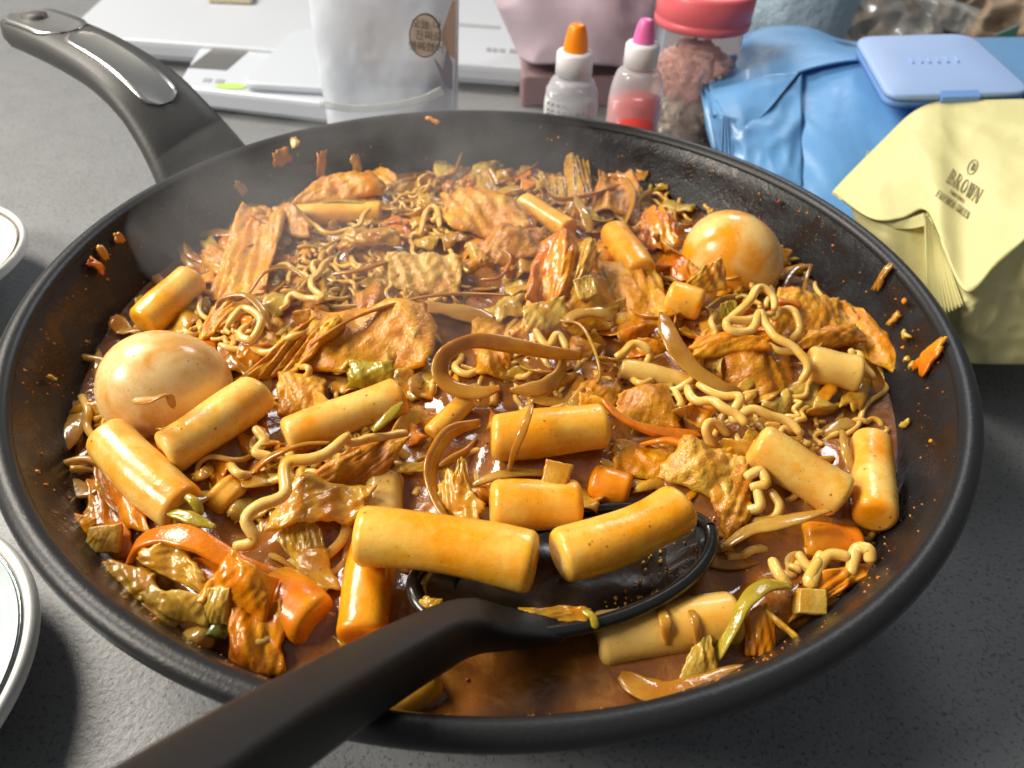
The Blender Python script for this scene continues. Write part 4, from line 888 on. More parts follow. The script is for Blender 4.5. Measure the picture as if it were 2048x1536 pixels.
# ------------------------------------------------------------------ the sauce: lies level in the open, climbs between the pieces it coats
def sauce():
    G = 200; half = 0.142; H = np.full((G, G), -1.0)
    names = ('rice_cake', 'fish_cake', 'cabbage', 'onion', 'noodle', 'strand', 'carrot', 'scallion', 'orange_cabb', 'pale_', 'boiled')
    for o in list(C.objects):
        if o.type != 'MESH' or not o.name.startswith(names): continue
        if o.name.startswith('boiled'): continue
        n = len(o.data.vertices); co_ = np.empty(n*3); o.data.vertices.foreach_get('co', co_); co_ = co_.reshape(-1, 3)
        loc = np.array(o.location)+(np.array(o.parent.location) if o.parent else 0); P = co_+loc
        ix = ((P[:, 0]+half)/(2*half)*G).astype(int); iy = ((P[:, 1]+half)/(2*half)*G).astype(int)
        ok = (ix >= 0) & (ix < G) & (iy >= 0) & (iy < G) & (P[:, 2] < 0.004)
        np.maximum.at(H, (ix[ok], iy[ok]), P[ok, 2])
    base = np.zeros((G, G)); cx = (np.arange(G)+.5)/G*2*half-half
    for i in range(G):
        for k in range(G): base[i, k] = Z0+mound(cx[i], cx[k])
    D = np.clip(H-base, 0, 0.011); D[H < -.5] = 0
    for _ in range(5):
        for ax in (0, 1): D = (np.roll(D, 1, ax)+np.roll(D, -1, ax)+D*2)/4
    for _ in range(4):
        for ax in (0, 1): D = (np.roll(D, 1, ax)+np.roll(D, -1, ax)+D)/3
    D = np.maximum(0, D*0.66-0.0012)
    zr = Z0+0.0098; Lp = at(838, 1150, zr+.001); Rp = at(1416, 1040, zr); Np = at(1160, 1275, zr); Fp = at(1110, 1010, zr)
    bc = (Lp+Rp)/2*0.5+(Np+Fp)/2*0.5; bx = (Rp-Lp)/2; by = (Fp-Np)/2; Bi = np.linalg.inv(np.array([[bx[0], by[0]], [bx[1], by[1]]]))
    def dry(x, y, z):
        q = Bi @ np.array([x-bc[0], y-bc[1]]); t = math.hypot(*q)
        if t >= 1.03: return z
        sn = q[1]/max(t, 1e-6); bz = zr-.0155*(1-min(t, 1)**2.6)-.0085*max(0, sn)*t
        return min(z, bz-.0022)
    # the ladle bowl keeps the sauce out
    lc = at(1130, 1165, Z0)
    def up(x, y):
        u = (x+half)/(2*half)*G-.5; v = (y+half)/(2*half)*G-.5; i = int(min(max(u, 0), G-2)); k = int(min(max(v, 0), G-2)); a = u-i; b = v-k
        d = D[i, k]*(1-a)*(1-b)+D[i+1, k]*a*(1-b)+D[i, k+1]*(1-a)*b+D[i+1, k+1]*a*b
        q = math.hypot((x-lc[0])/.040, (y-lc[1])/.024); d *= min(1, max(0, (q-.85)/.35))
        return d
    V = [(0, 0, Z0+mound(0, 0)+up(0, 0))]; F = []; NR = 150; NA = 420
    for i in range(1, NR+1):
        r = RIN*1.004*i/NR
        for k in range(NA):
            a = 2*PI*k/NA; x, y = r*math.cos(a), r*math.sin(a)
            e = min(1, max(0, (RIN-r)/.006)); q = math.hypot((x-lc[0])/.040, (y-lc[1])/.024)
            V.append((x, y, dry(x, y, Z0+(mound(x, y)+up(x, y))*e-(0.0004 if i == NR else 0))))
    for k in range(NA): F.append((0, 1+k, 1+(k+1) % NA))
    for i in range(NR-1):
        for k in range(NA):
            a = 1+i*NA+k; b = 1+i*NA+(k+1) % NA
            F.append((a, a+NA, b+NA, b))
    rr = random.Random(12); FV = []; FF = []
    for i in range(420):
        a = rr.uniform(0, 2*PI); r = RIN*.97*math.sqrt(rr.random()); x, y = r*math.cos(a), r*math.sin(a); z = Z0+mound(x, y)+up(x, y)
        if math.hypot((x-lc[0])/.040, (y-lc[1])/.024) < 1.1: continue
        sz = rr.uniform(.0003, .0009); t = rr.uniform(0, PI); b = len(FV)
        for q in range(5):
            u = t+q*1.2566; FV.append((x+sz*math.cos(u)*rr.uniform(.6, 1.2), y+sz*math.sin(u)*rr.uniform(.6, 1.2), z+.0002+rr.uniform(0, .0004)))
        FV.append((x, y, z+.0008)); FV.append((x, y, z-.0004))
        FF += [(b+q, b+(q+1) % 5, b+5) for q in range(5)]+[(b+(q+1) % 5, b+q, b+6) for q in range(5)]
    stuff(link_mesh('chilli_flakes', FV, FF, M['chili']), 'fine red chilli flakes floating on the sauce', 'chilli flakes')
    o = link_mesh('sauce', V, F, M['sauce'], None, center=False)
    stuff(o, 'thick glossy red brown chilli sauce filling the black pan', 'sauce')
sauce()

# ------------------------------------------------------------------ bits stuck to the pan wall
WB = [(190, 535, 'cabb_o', 3.4, 6, 'orange scrap with red chilli on the left pan wall'), (200, 508, 'cabb', 2, 4.5, 'yellow scrap just above the orange one on the left wall'),
      (178, 528, 'chili', 2.4, 2.4, 'red chilli bead on the left pan wall'), (232, 477, 'cabb', 2.6, 3.4, 'lone yellow crumb high on the left wall'),
      (590, 290, 'cabb_p', 3.6, 7, 'pale crumb stuck on the rim above the back left wall'), (560, 315, 'fish_b', 8, 6, 'reddish brown smear piece on the back left wall'),
      (640, 330, 'cabb_o', 4, 10, 'orange shred sliding down the back left wall'), (710, 325, 'cabb', 4, 8, 'steamy yellow shred on the back wall'),
      (478, 375, 'onion_p', 3.6, 5, 'beige flake high on the far left wall'), (1140, 325, 'cabb_p', 3.4, 4, 'cream crumb on the back wall'),
      (1283, 352, 'cabb', 5, 4, 'yellow flower-like crumb on the back right wall'), (1325, 375, 'cabb_p', 5, 2.6, 'seed-shaped crumb next to the flower-like one'),
      (1770, 555, 'onion_p', 2.6, 9, 'brown shiny shred below the right rim'), (1815, 607, 'carrot', 1.4, 1.6, 'tiny orange dot on the right wall'),
      (1793, 640, 'cabb', 1.8, 5, 'yellow sliver on the right wall'), (1818, 675, 'cabb_p', 4, 2.4, 'cluster crumb in the middle of the right wall'),
      (1868, 715, 'cabb_o', 6, 11, 'large orange cabbage scrap stuck to the right wall under the rim'), (1820, 722, 'cabb_p', 1.6, 1.6, 'cream dot on the right wall'),
      (1830, 735, 'cabb_p', 1.8, 2.2, 'larger cream dot under the first on the right wall'), (1563, 403, 'chili', 1.6, 1.4, 'red chilli dot on the back right wall'),
      (865, 243, 'cabb_o', 5, 1.6, 'orange sliver lying on the far rim'), (1815, 850, 'cabb_p', 1.6, 3, 'small pale crumb on the wall right of the upright rice cake'),
      (1610, 555, 'scallion', 3.5, 4, 'dim green leaf on the wall right of the right egg'), (95, 760, 'cabb_p', 1.6, 1.8, 'dull crumb low on the left wall')]
def wallbits():
    rr = random.Random(4)
    for px, py, mat, w_, h_, lb in WB:
        p = wall_pt(px, py); a = math.atan2(p[1], p[0]); tan = np.array([-math.sin(a), math.cos(a), 0]); upv = np.array([math.cos(a)*.42, math.sin(a)*.42, .9]); upv /= np.linalg.norm(upv)
        nin = np.cross(tan, upv); nin *= -1 if nin@p > 0 else 1
        if py < 300 and px < 900: p = at(px, py, 0.003); upv = np.array([0, 1., 0]); tan = np.array([1., 0, 0]); nin = np.array([0, 0, 1.])
        hw, hh = w_/2000*1.1, h_/2000*1.1; th = rr.uniform(-.4, .4)
        cs = []
        for u, v in ((-1, -1), (1, -1), (1, 1), (-1, 1)):
            cs.append(p+tan*(u*hw*math.cos(th)-v*hh*math.sin(th))+upv*(u*hw*math.sin(th)+v*hh*math.cos(th))+nin*(.0006+rr.uniform(0, .0012)))
        patch('food_scrap', cs, mat, lb, 'food scrap', thick=1.3, bulge=.6, crink=.9, cf=400, seed=rr.random()*60, edge=.3, n=12, surf=False, group='food scraps stuck to the pan wall')
    # tiny crumbs and dried sauce beads nobody could count
    V = []; F = []
    for i in range(340):
        a = rr.uniform(0, 2*PI); z = -abs(rr.gauss(0.0, .009))-0.002
        if z < Z0: z = rr.uniform(Z0, -.003)
        r = wall_r(z)-.0001; s = rr.uniform(.00015, .00042)*(2.2 if rr.random() < .07 else 1)
        c = np.array([r*math.cos(a), r*math.sin(a), z]); b = len(V)
        for d in ((1, 0, 0), (-1, 0, 0), (0, 1, 0), (0, -1, 0), (0, 0, 1), (0, 0, -1)): V.append(c+np.array(d)*s*rr.uniform(.6, 1.5))
        F += [tuple(b+q for q in t) for t in ((0, 2, 4), (2, 1, 4), (1, 3, 4), (3, 0, 4), (2, 0, 5), (1, 2, 5), (3, 1, 5), (0, 3, 5))]
    stuff(link_mesh('dried_crumbs', V, F, M['cabb_o']), 'tiny crumbs and dried sauce beads on the inner pan wall', 'food scraps')
wallbits()

# ------------------------------------------------------------------ the ladle
def ladle():
    zr = Z0+0.0098
    Lp = at(838, 1150, zr+.001); Rp = at(1416, 1040, zr); Np = at(1160, 1275, zr); Fp = at(1110, 1010, zr)
    c = (Lp+Rp)/2*0.5+(Np+Fp)/2*0.5; ax = (Rp-Lp)/2; ay = (Fp-Np)/2
    root = empty('ladle', at(1130, 1120, Z0-.006), 'black plastic ladle resting in the pan, holding two rice cakes, handle toward the viewer', 'ladle')
    depth = 0.0155; NA, NR = 64, 14; V = []; F = []
    for lay, (sc, dd) in enumerate(((1.0, 0.0), (1.035, -0.0016))):
        for i in range(NR+1):
            t = i/NR
            for k in range(NA):
                a = 2*PI*k/NA; q = c+(ax*math.cos(a)+ay*math.sin(a))*t*sc
                zz = -depth*(1-t**2.6)+dd*(1.0 if t < 1 else .3)-.0085*max(0, math.sin(a))*t
                V.append(q+np.array([0, 0, zz]))
    m = (NR+1)*NA
    for lay in (0, 1):
        for i in range(NR):
            for k in range(NA):
                b = lay*m+i*NA+k; b2 = lay*m+i*NA+(k+1) % NA; F.append((b, b2, b2+NA, b+NA))
    for k in range(NA):
        b = NR*NA+k; b2 = NR*NA+(k+1) % NA; F.append((b, b2, m+b2, m+b))
    link_mesh('ladle_bowl', V, F, M['ladle_wet'], root)
    # rounded lip
    P = np.array([c+(ax*math.cos(a)+ay*math.sin(a))*1.017-np.array([0, 0, .0085*max(0, math.sin(a))]) for a in np.linspace(0, 2*PI, 97)])
    Vv, Ff = sweep_vf(P, .0036, .0036, 10, 0, 2, False); link_mesh('ladle_lip', Vv, Ff, M['ladle_wet'], root)
    # puddle of sauce in the bowl
    V = [c+np.array([0, 0, -.0075])]; F = []
    for i in range(1, 11):
        for k in range(60):
            a = 2*PI*k/60; q = c+(ax*math.cos(a)+ay*math.sin(a))*(i/10)*0.76
            V.append(q+np.array([0, 0, -.0085+0.0006*N3(q[0], q[1], 0, 120)]))
    for k in range(60): F.append((0, 1+k, 1+(k+1) % 60))
    for i in range(9):
        for k in range(60):
            a = 1+i*60+k; b = 1+i*60+(k+1) % 60; F.append((a, a+60, b+60, b))
    m_, nt, p = newmat('thin_dark_sauce'); vv = coords(nt, False); f = noise_n(nt, vv, 90, 4, .6, .5)
    nt.links.new(ramp(nt, f, [(0.4, (0.014, 0.010, 0.006)), (0.72, (0.04, 0.024, 0.010))]), p.inputs['Base Color']); p.inputs['Roughness'].default_value = .22
    nt.links.new(bump(nt, noise_n(nt, vv, 160, 2), 1, .00015), p.inputs['Normal'])
    o = link_mesh('ladle_sauce', V, F, m_, None); o['kind'] = 'stuff'; tag(o, 'thin layer of dark sauce lying in the bowl of the ladle', 'sauce')
    # neck + handle: facetted bar
    ctr = [at(1130, 1264, zr-.001), at(1010, 1258, zr+.001), at(930, 1256, zr+.005), at(850, 1290, zr+.011), at(730, 1357, zr+.020), at(560, 1460, zr+.033), at(390, 1575, zr+.043), at(180, 1730, zr+.053)]
    P = spline(ctr, 50); s = np.linspace(0, 1, 50)
    W = np.interp(s, [0, .12, .25, .45, 1], [.005, .008, .0100, .0115, .0150]); T_ = np.interp(s, [0, .12, .25, .5, 1], [.003, .006, .009, .0095, .011])
    V, F = sweep_vf(P, W*.95, T_*1.2, 24, np.interp(s, [0, .2, .4, 1], [0, -.1, -.62, -.62]), 5.0, True); link_mesh('ladle_handle', V, F, M['ladle'], root)
    patch('cabbage_piece', [(1010, 1240, .0105), (1170, 1248, .0105), (1180, 1214, .0115), (1030, 1214, .0115)], 'cabb', 'yellow cabbage shred lying along the near lip of the ladle', 'cabbage', thick=1.4, bulge=1.4, crink=1.2, cf=260, seed=77, edge=.2, group=GC)
    strip('scallion_strip', [(1165, 1220, .0125), (1185, 1234, .0128), (1192, 1257, .0115)], 2.0, 1.0, 'scallion', 'small green scallion shred hanging over the ladle lip', 'scallion', GS)
    patch('cabbage_piece', [(840, 1205, .011), (895, 1225, .012), (885, 1195, .013), (850, 1190, .013)], 'cabb', 'tiny cabbage bit where the ladle bowl meets its handle', 'cabbage', thick=1.2, bulge=.8, crink=1, cf=300, seed=78, edge=.2, group=GC)
    V = []; F = []; rr = random.Random(9)
    for i in range(90):
        a = rr.uniform(-2.6, .6); t = rr.uniform(.55, .97); q = c+(ax*math.cos(a)+ay*math.sin(a))*t+np.array([0, 0, max(-depth*(1-t**2.6), -.0082)+.0002]); sz = rr.uniform(.0002, .0007); b = len(V)
        for d in ((1, 0, 0), (-1, 0, 0), (0, 1, 0), (0, -1, 0), (0, 0, 1), (0, 0, -1)): V.append(q+np.array(d)*sz*rr.uniform(.6, 1.6))
        F += [tuple(b+q_ for q_ in t_) for t_ in ((0, 2, 4), (2, 1, 4), (1, 3, 4), (3, 0, 4), (2, 0, 5), (1, 2, 5), (3, 1, 5), (0, 3, 5))]
    stuff(link_mesh('ladle_crumbs', V, F, M['cabb']), 'tiny food crumbs in the ladle bowl', 'food scraps')
ladle()

# ------------------------------------------------------------------ bowls at the left
def dish(name, px, py, z, R, label, ring, inner, h):
    e = at(px, py, z); cx, cy = e[0]-R, e[1]
    root = empty(name, (cx, cy, TZ), label, name.split('_')[-1])
    prof = [(0.0001, -h+.004), (R*.55, -h+.005), (R*.78, -h*.55), (R*.90, -h*.12), (R*.935, -.0010)]
    lathe('glazed_inside', catm(prof, 5), inner, (cx, cy, z), root, 96)
    prof = [(R*.935, -.0010), (R*.955, .0006), (R*.98, .0010), (R, -.0006), (R*.995, -.0030), (R*.9, -h*.3), (R*.7, -h*.75), (R*.5, -h+.001), (R*.48, TZ-z+.0002), (0.0001, TZ-z+.0002)]
    lathe('white_rim', catm(prof, 4), M['ceramic'], (cx, cy, z), root, 96)
    lathe('painted_line', [(R*.915, -h*.075), (R*.922, -.0028), (R*.930, -.0006)], ring, (cx, cy, z+.0006), root, 96)
dish('round_plate', 28, 1385, -0.046, 0.056, 'pale blue round dish with grey rim line at the lower left corner', M['ring'], M['celadon'], 0.014)
dish('small_bowl', 28, 520, -0.044, 0.052, 'white bowl with thin brown rim line at the left edge behind the pan', M['ringb'], M['ceramic'], 0.016)

# ------------------------------------------------------------------ generic box builder with rounded plan
def rbox(name, corners, z0, z1, mat, parent=None, rad=0.006, bev=0.0015):
    """prism over a quadrilateral plan (world xy), rounded corners, softened top edge"""
    pl = []; c = [np.array(q[:2]) for q in corners]
    for i in range(4):
        p0, p1, p2 = c[i-1], c[i], c[(i+1) % 4]; a = (p0-p1)/np.linalg.norm(p0-p1); b = (p2-p1)/np.linalg.norm(p2-p1)
        for t in np.linspace(0, 1, 7):
            pl.append((1-t)**2*(p1+a*rad)+2*t*(1-t)*p1+t*t*(p1+b*rad))
    pl = np.array(pl); ctr = pl.mean(0); n = len(pl); V = []; F = []
    d = np.linalg.norm(pl-ctr, axis=1)[:, None]
    for off, z in ((bev, z0), (0, z0+bev), (0, z1-bev), (bev*.3, z1-bev*.3), (bev, z1)):
        q = ctr+(pl-ctr)*(1-off/d); V += [(x, y, z) for x, y in q]
    for l in range(4):
        for i in range(n): F.append((l*n+i, l*n+(i+1) % n, (l+1)*n+(i+1) % n, (l+1)*n+i))
    F.append(tuple(range(n))[::-1]); F.append(tuple(4*n+i for i in range(n)))
    o = link_mesh(name, V, F, mat, parent, smooth=False)
    return o
def quad(name, pts, mat, parent, lift=0.0004):
    P = [np.array(p)+np.array([0, 0, lift]) for p in pts]; Q = [p-np.array([0, 0, lift*.9]) for p in P]
    return link_mesh(name, P+Q, [(0, 1, 2, 3), (4, 7, 6, 5)]+[(i, (i+1) % 4, 4+(i+1) % 4, 4+i) for i in range(4)], mat, parent, smooth=False)
# kitchen scale: top surface at z = zt
zt = TZ+0.017
sc_ = empty('kitchen_scale', at(480, 160, TZ), 'white kitchen scale with grey display behind the pan handle', 'scale')
fl = at(395, 192, zt); fr = at(700, 212, zt); bl = at(340, 122, zt)
fl = at(350, 172, zt); dirx = (fr-fl)/np.linalg.norm(fr-fl); br = fr+(at(405, 68, zt)-fl)
rbox('scale_body', [fl, fr, fr+(at(420, 60, zt)-fl), at(420, 60, zt)], TZ+.003, zt, M['white'], sc_, .012, .003)
rbox('scale_underside', [fl+np.array([.006, .006, 0]), fr+np.array([-.006, .006, 0]), fr+(at(420, 60, zt)-fl)+np.array([-.006, -.004, 0]), at(420, 60, zt)+np.array([.006, -.004, 0])], TZ, TZ+.003, M['rubber'], sc_, .010, .0008)
quad('display', [at(376, 136, zt), at(453, 141, zt), at(506, 95, zt), at(436, 90, zt)], M['lcd'], sc_)
V = [at(462, 172, zt+.0006)+np.array([.0105*math.cos(a), .0052*math.sin(a), 0]) for a in np.linspace(0, 2*PI, 20, endpoint=False)]
V += [v-np.array([0, 0, .0005]) for v in V]
link_mesh('green_button', V, [tuple(range(20))]+[(i, (i+1) % 20, 20+(i+1) % 20, 20+i) for i in range(20)], M['green'], sc_, smooth=False)
zp = zt+.006
rbox('weighing_platform', [at(482, 165, zp), at(700, 178, zp), at(720, 60, zp), at(590, 55, zp)], zt+.0002, zp, M['white'], sc_, .010, .002)
for k, (x, y) in enumerate(((405, 158), (430, 160))):
    quad('grey_mark', [at(x, y+6, zt), at(x+16, y+7, zt), at(x+20, y, zt), at(x+4, y-1, zt)], M['rubber'], sc_)
# wide white appliance behind
zs = TZ+.020
ap = empty('white_appliance', at(600, 60, TZ), 'wide flat white slab-like appliance behind the kitchen scale, brand print at its right corner', 'appliance')
A0, A1 = at(120, 68, zs), at(1078, 138, zs); B0 = at(262, -60, zs); B1 = A1+(B0-A0)*1.1
rbox('slab_body', [A0, A1, B1, B0], TZ+.006, zs, M['white2'], ap, .014, .004)
rbox('slab_foot', [A0+np.array([.01, .008, 0]), A1+np.array([-.01, .008, 0]), B1+np.array([-.01, -.01, 0]), B0+np.array([.01, -.01, 0])], TZ, TZ+.006, M['rubber'], ap, .01, .001)
quad('groove', [at(905, 52, zs), at(1000, 59, zs), at(1001, 53, zs), at(906, 46, zs)], M['rubber'], ap, .0003)
for i, (x, wd) in enumerate(((972, 10), (985, 9), (998, 12), (1018, 22))):
    quad('print_mark', [at(x, 103+i, zs), at(x+wd, 105+i, zs), at(x+wd+2, 97+i, zs), at(x+2, 95+i, zs)], M['print'], ap, .0003)
bw = empty('wooden_block', at(470, -5, zs), 'beige wooden strip lying on the white slab at the very top', 'wood strip')
rbox('wood_body', [at(415, 4, zs+.001), at(505, 8, zs+.001), at(515, -30, zs+.001), at(430, -30, zs+.001)], zs+.0005, zs+.006, M['beige'], bw, .003, .001)

# ------------------------------------------------------------------ clear standing pouch with round speech-bubble print
def ring_loft(name, rings, mat, parent, cap=True):
    n = len(rings[0]); V = [p for r in rings for p in r]; F = []
    for l in range(len(rings)-1):
        for i in range(n): F.append((l*n+i, l*n+(i+1) % n, (l+1)*n+(i+1) % n, (l+1)*n+i))
    if cap: F.append(tuple(range(n))[::-1]); F.append(tuple((len(rings)-1)*n+i for i in range(n)))
    return link_mesh(name, V, F, mat, parent)
def pouch():
    y0 = 0.165
    Lb = at_y(634, 262, y0); Rb = at_y(912, 262, y0); cx = (Lb[0]+Rb[0])/2
    root = empty('clear_pouch', (cx, y0+.02, TZ), 'cloudy clear standing pouch with a round grey speech bubble print, behind the pan', 'pouch')
    L0 = at_y(636, 250, y0); L1 = at_y(597, 0, y0); R1 = at_y(914, 0, y0)
    rings = []; rnd2 = random.Random(3)
    zs_ = np.linspace(TZ, 0.075, 26)
    for z in zs_:
        t = (z-TZ)/(0.141); xl = np.interp(z, [TZ, L0[2], L1[2]], [L0[0]+.001, L0[0], L1[0]]); xr = np.interp(z, [TZ, L0[2], R1[2]], [Rb[0], Rb[0], R1[0]])
        hw = (xr-xl)/2; c = (xl+xr)/2; dep = 0.026*(1-.75*t)+.003
        ring = []
        for k in range(72):
            a = 2*PI*k/72; x = math.copysign(abs(math.cos(a))**.75, math.cos(a))*hw; y = math.sin(a)*dep
            y += (.0035*N3(x, z, 1.3, 24)+.0030*(.5-abs(N3(x, z*.8, 5.3, 48))))*(1 if math.sin(a) < 0 else .5)
            ring.append((c+x, y0+.02*1.0+y, z))
        rings.append(ring)
    ring_loft('pouch_film', rings, M['cloud'], root)
    # clear gusset fold band and side seam
    P = np.array([at_y(px, py, y0-.009) for px, py in ((640, 208), (700, 217), (770, 214), (840, 200), (885, 180))]); P = spline(P, 30)
    V, F = sweep_vf(P, .0016, .0040, 8, 0, 2.2); link_mesh('gusset_fold', V, F, M['film'], root)
    P = np.array([at_y(px, py, y0+.010) for px, py in ((907, 255), (908, 180), (910, 90), (912, 0), (913, -20))]); P = spline(P, 20)
    V, F = sweep_vf(P, .0030, .0012, 8, 0, 2.2); link_mesh('side_seam', V, F, M['film'], root)
    # speech bubble sticker
    yb = y0-.0085; c = at_y(850, 72, yb); ex = at_y(882, 72, yb)-c; ez = at_y(850, 27, yb)-c
    def disc(s, dy, name, mat):
        V = [c+(ex*math.cos(a)+ez*math.sin(a))*s+np.array([0, dy, 0]) for a in np.linspace(0, 2*PI, 40, endpoint=False)]
        V += [v+np.array([0, .0009, 0]) for v in V]
        link_mesh(name, V, [tuple(range(40)), tuple(range(79, 39, -1))]+[(i, (i+1) % 40, 40+(i+1) % 40, 40+i) for i in range(40)], mat, root, smooth=False)
    disc(1.0, 0, 'bubble_outline', M['dark']); disc(.93, -.0005, 'bubble_print', M['sticker'])
    for txt, px, py, h_ in (('오늘 나', 853, 50, .0046), ('진짜로', 857, 73, .0046), ('행복했어', 852, 95, .0046)):
        cu = bpy.data.curves.new('bubble_text', 'FONT'); cu.body = txt; cu.size = h_; cu.align_x = 'CENTER'; cu.align_y = 'CENTER'
        tmp = bpy.data.objects.new('t', cu); C.objects.link(tmp); dg = bpy.context.evaluated_depsgraph_get()
        me = bpy.data.meshes.new_from_object(tmp.evaluated_get(dg)); bpy.data.objects.remove(tmp)
        me.materials.clear(); me.materials.append(M['dark']); o = bpy.data.objects.new('bubble_text', me); C.objects.link(o); o.parent = root
        q = at_y(px, py, yb-.0012)
        o.matrix_local = Matrix.Translation(Vector(q)-root.location) @ Matrix.Rotation(PI/2, 4, 'X') @ Matrix.Rotation(-.06, 4, 'Z')
    # plain coloured patch of print below the bubble
    quadp = [at_y(868, 118, yb), at_y(890, 172, yb), at_y(905, 180, yb), at_y(905, 128, yb), at_y(893, 100, yb), at_y(886, 140, yb)]
    V = quadp+[q+np.array([0, .0008, 0]) for q in quadp]; n = 6
    link_mesh('blue_print', V, [tuple(range(n)), tuple(range(2*n-1, n-1, -1))]+[(i, (i+1) % n, n+(i+1) % n, n+i) for i in range(n)], simple('slate_print', (0.16, 0.18, 0.25), .4), root, smooth=False)
    quadp = [at_y(884, 62, yb), at_y(905, 0, yb), at_y(911, 0, yb), at_y(911, 120, yb), at_y(896, 108, yb), at_y(884, 82, yb)]
    V = quadp+[q+np.array([0, .0008, 0]) for q in quadp]
    link_mesh('brown_print', V, [tuple(range(n)), tuple(range(2*n-1, n-1, -1))]+[(i, (i+1) % n, n+(i+1) % n, n+i) for i in range(n)], simple('skin_brown_print', (0.30, 0.235, 0.21), .4), root, smooth=False)
pouch()

# ------------------------------------------------------------------ dropper bottles
def bottle(px, wpx, ybase, ycap0, ycap1, ycol, yshoulder, wcap, wcol, y, capmat, label, liquid, liqpy, labelled, lean=0.0):
    b = at_y(px, ybase, y); sc = (at_y(px+50, ybase, y)[0]-at_y(px-50, ybase, y)[0])/100.0
    base = np.array([b[0], y, TZ]); zf = lambda py: at_y(px, py, y)[2]-TZ
    root = empty('dropper_bottle', base, label, 'bottle', 'small plastic dropper bottles')
    R = wpx*sc/2; rc = wcap*sc/2; rl = wcol*sc/2; z1 = zf(yshoulder); z2 = zf(ycol); z3 = zf(ycap1); z4 = zf(ycap0)
    def ell(prof, name, mat, dep=.72, seg=48, parent=root):
        V = []; F = []; n = len(prof)
        for j in range(seg):
            a = 2*PI*j/seg
            for r, z in prof:
                k = dep+(1-dep)*max(0, min(1, (z-z1*.7)/(z2-z1*.7+1e-9)))
                V.append((base[0]+r*math.cos(a)+lean*z, base[1]+r*math.sin(a)*k, base[2]+z))
        for j in range(seg):
            k2 = (j+1) % seg
            for i in range(n-1): F.append((j*n+i, k2*n+i, k2*n+i+1, j*n+i+1))
        return link_mesh(name, V, F, mat, parent)
    zsh = z1+(z2-z1)*.5
    ell(catm([(0.0001, .0006), (R*.85, .0006), (R*.97, .003), (R, .008), (R, z1*.75), (R*.98, z1*.92), (R*.80, z1+(z2-z1)*.55), (rl*.9, z2-.0005), (rl*.86, z2)], 4), 'bottle_body', M['clear'])
    zl = zf(liqpy)
    ell([(0.0001, .0022), (R*.88, .0022), (R*.95, .006), (R*.95, zl), (0.0001, zl)], 'liquid', liquid)
    # ribbed collar
    V = []; F = []; seg = 72
    for j in range(seg):
        a = 2*PI*j/seg; rr_ = 1+(.025 if j % 2 else -.01)
        for r, z in ((rl*.80, z2-.0002), (rl*1.0, z2+.0008), (rl*1.0, z3-.0012), (rl*.90, z3), (rl*.4, z3+.0004)):
            V.append((base[0]+r*rr_*math.cos(a)+lean*z, base[1]+r*rr_*math.sin(a), base[2]+z))
    for j in range(seg):
        k2 = (j+1) % seg
        for i in range(4): F.append((j*5+i, k2*5+i, k2*5+i+1, j*5+i+1))
    link_mesh('collar', V, F, M['collar'], root)
    ell(catm([(rc*1.12, z3-.0003), (rc*1.10, z3+.001), (rc*.95, z3+(z4-z3)*.55), (rc*.72, z3+(z4-z3)*.9), (rc*.45, z4), (0.0001, z4+.0002)], 4), 'dropper_cap', capmat, 1.0)
    if labelled:
        V = []; F = []; m = 14
        for i in range(2):
            z = (zf(190), zf(262))[i]
            for k in range(m):
                a = -PI*.92+PI*.66*k/(m-1); V.append((base[0]+R*1.012*math.cos(a), base[1]+R*1.03*.72*math.sin(a)-.0002, base[2]+z))
        V += [(x+.0, yy+.0004, z) for x, yy, z in V]
        for k in range(m-1): F.append((k, k+1, m+k+1, m+k)); F.append((2*m+k, 3*m+k, 3*m+k+1, 2*m+k+1))
        for k in (0, m-1): F.append((k, m+k, 3*m+k, 2*m+k))
        for k in range(m-1): F.append((k, 2*m+k, 2*m+k+1, k+1)); F.append((m+k, m+k+1, 3*m+k+1, 3*m+k))
        link_mesh('paper_label', V, F, M['labelw'], root)
        rr = random.Random(5)
        for row, (zz, n_) in enumerate(((zf(200), 4), (zf(212), 7), (zf(220), 7), (zf(229), 6), (zf(238), 4))):
            for q in range(n_):
                a = -PI*.84+PI*.075*q; h_ = .0012 if row == 0 else .0008; w_ = R*.11
                x0 = base[0]+R*1.02*math.cos(a); y_ = base[1]+R*1.05*.72*math.sin(a)-.0012
                V = [(x0, y_, base[2]+zz), (x0+w_, y_-.0001, base[2]+zz-.0002), (x0+w_, y_-.0001, base[2]+zz+h_), (x0, y_, base[2]+zz+h_)]
                V += [(a_, b_+.0003, c_) for a_, b_, c_ in V]
                link_mesh('fine_print', V, [(0, 1, 2, 3), (7, 6, 5, 4)]+[(i, (i+1) % 4, 4+(i+1) % 4, 4+i) for i in range(4)], M['print'], root, smooth=False)
bottle(1137, 106, 262, 47, 101, 150, 175, 42, 68, .185, M['orange_cap'], 'clear dropper bottle with orange cap and a small printed label', M['liquid_w'], 178, True)
bottle(1258, 104, 285, 36, 84, 132, 160, 36, 62, .170, M['pink_cap'], 'dropper bottle with pink cap, half full of red liquid', M['liquid_r'], 195, False, 0.0)

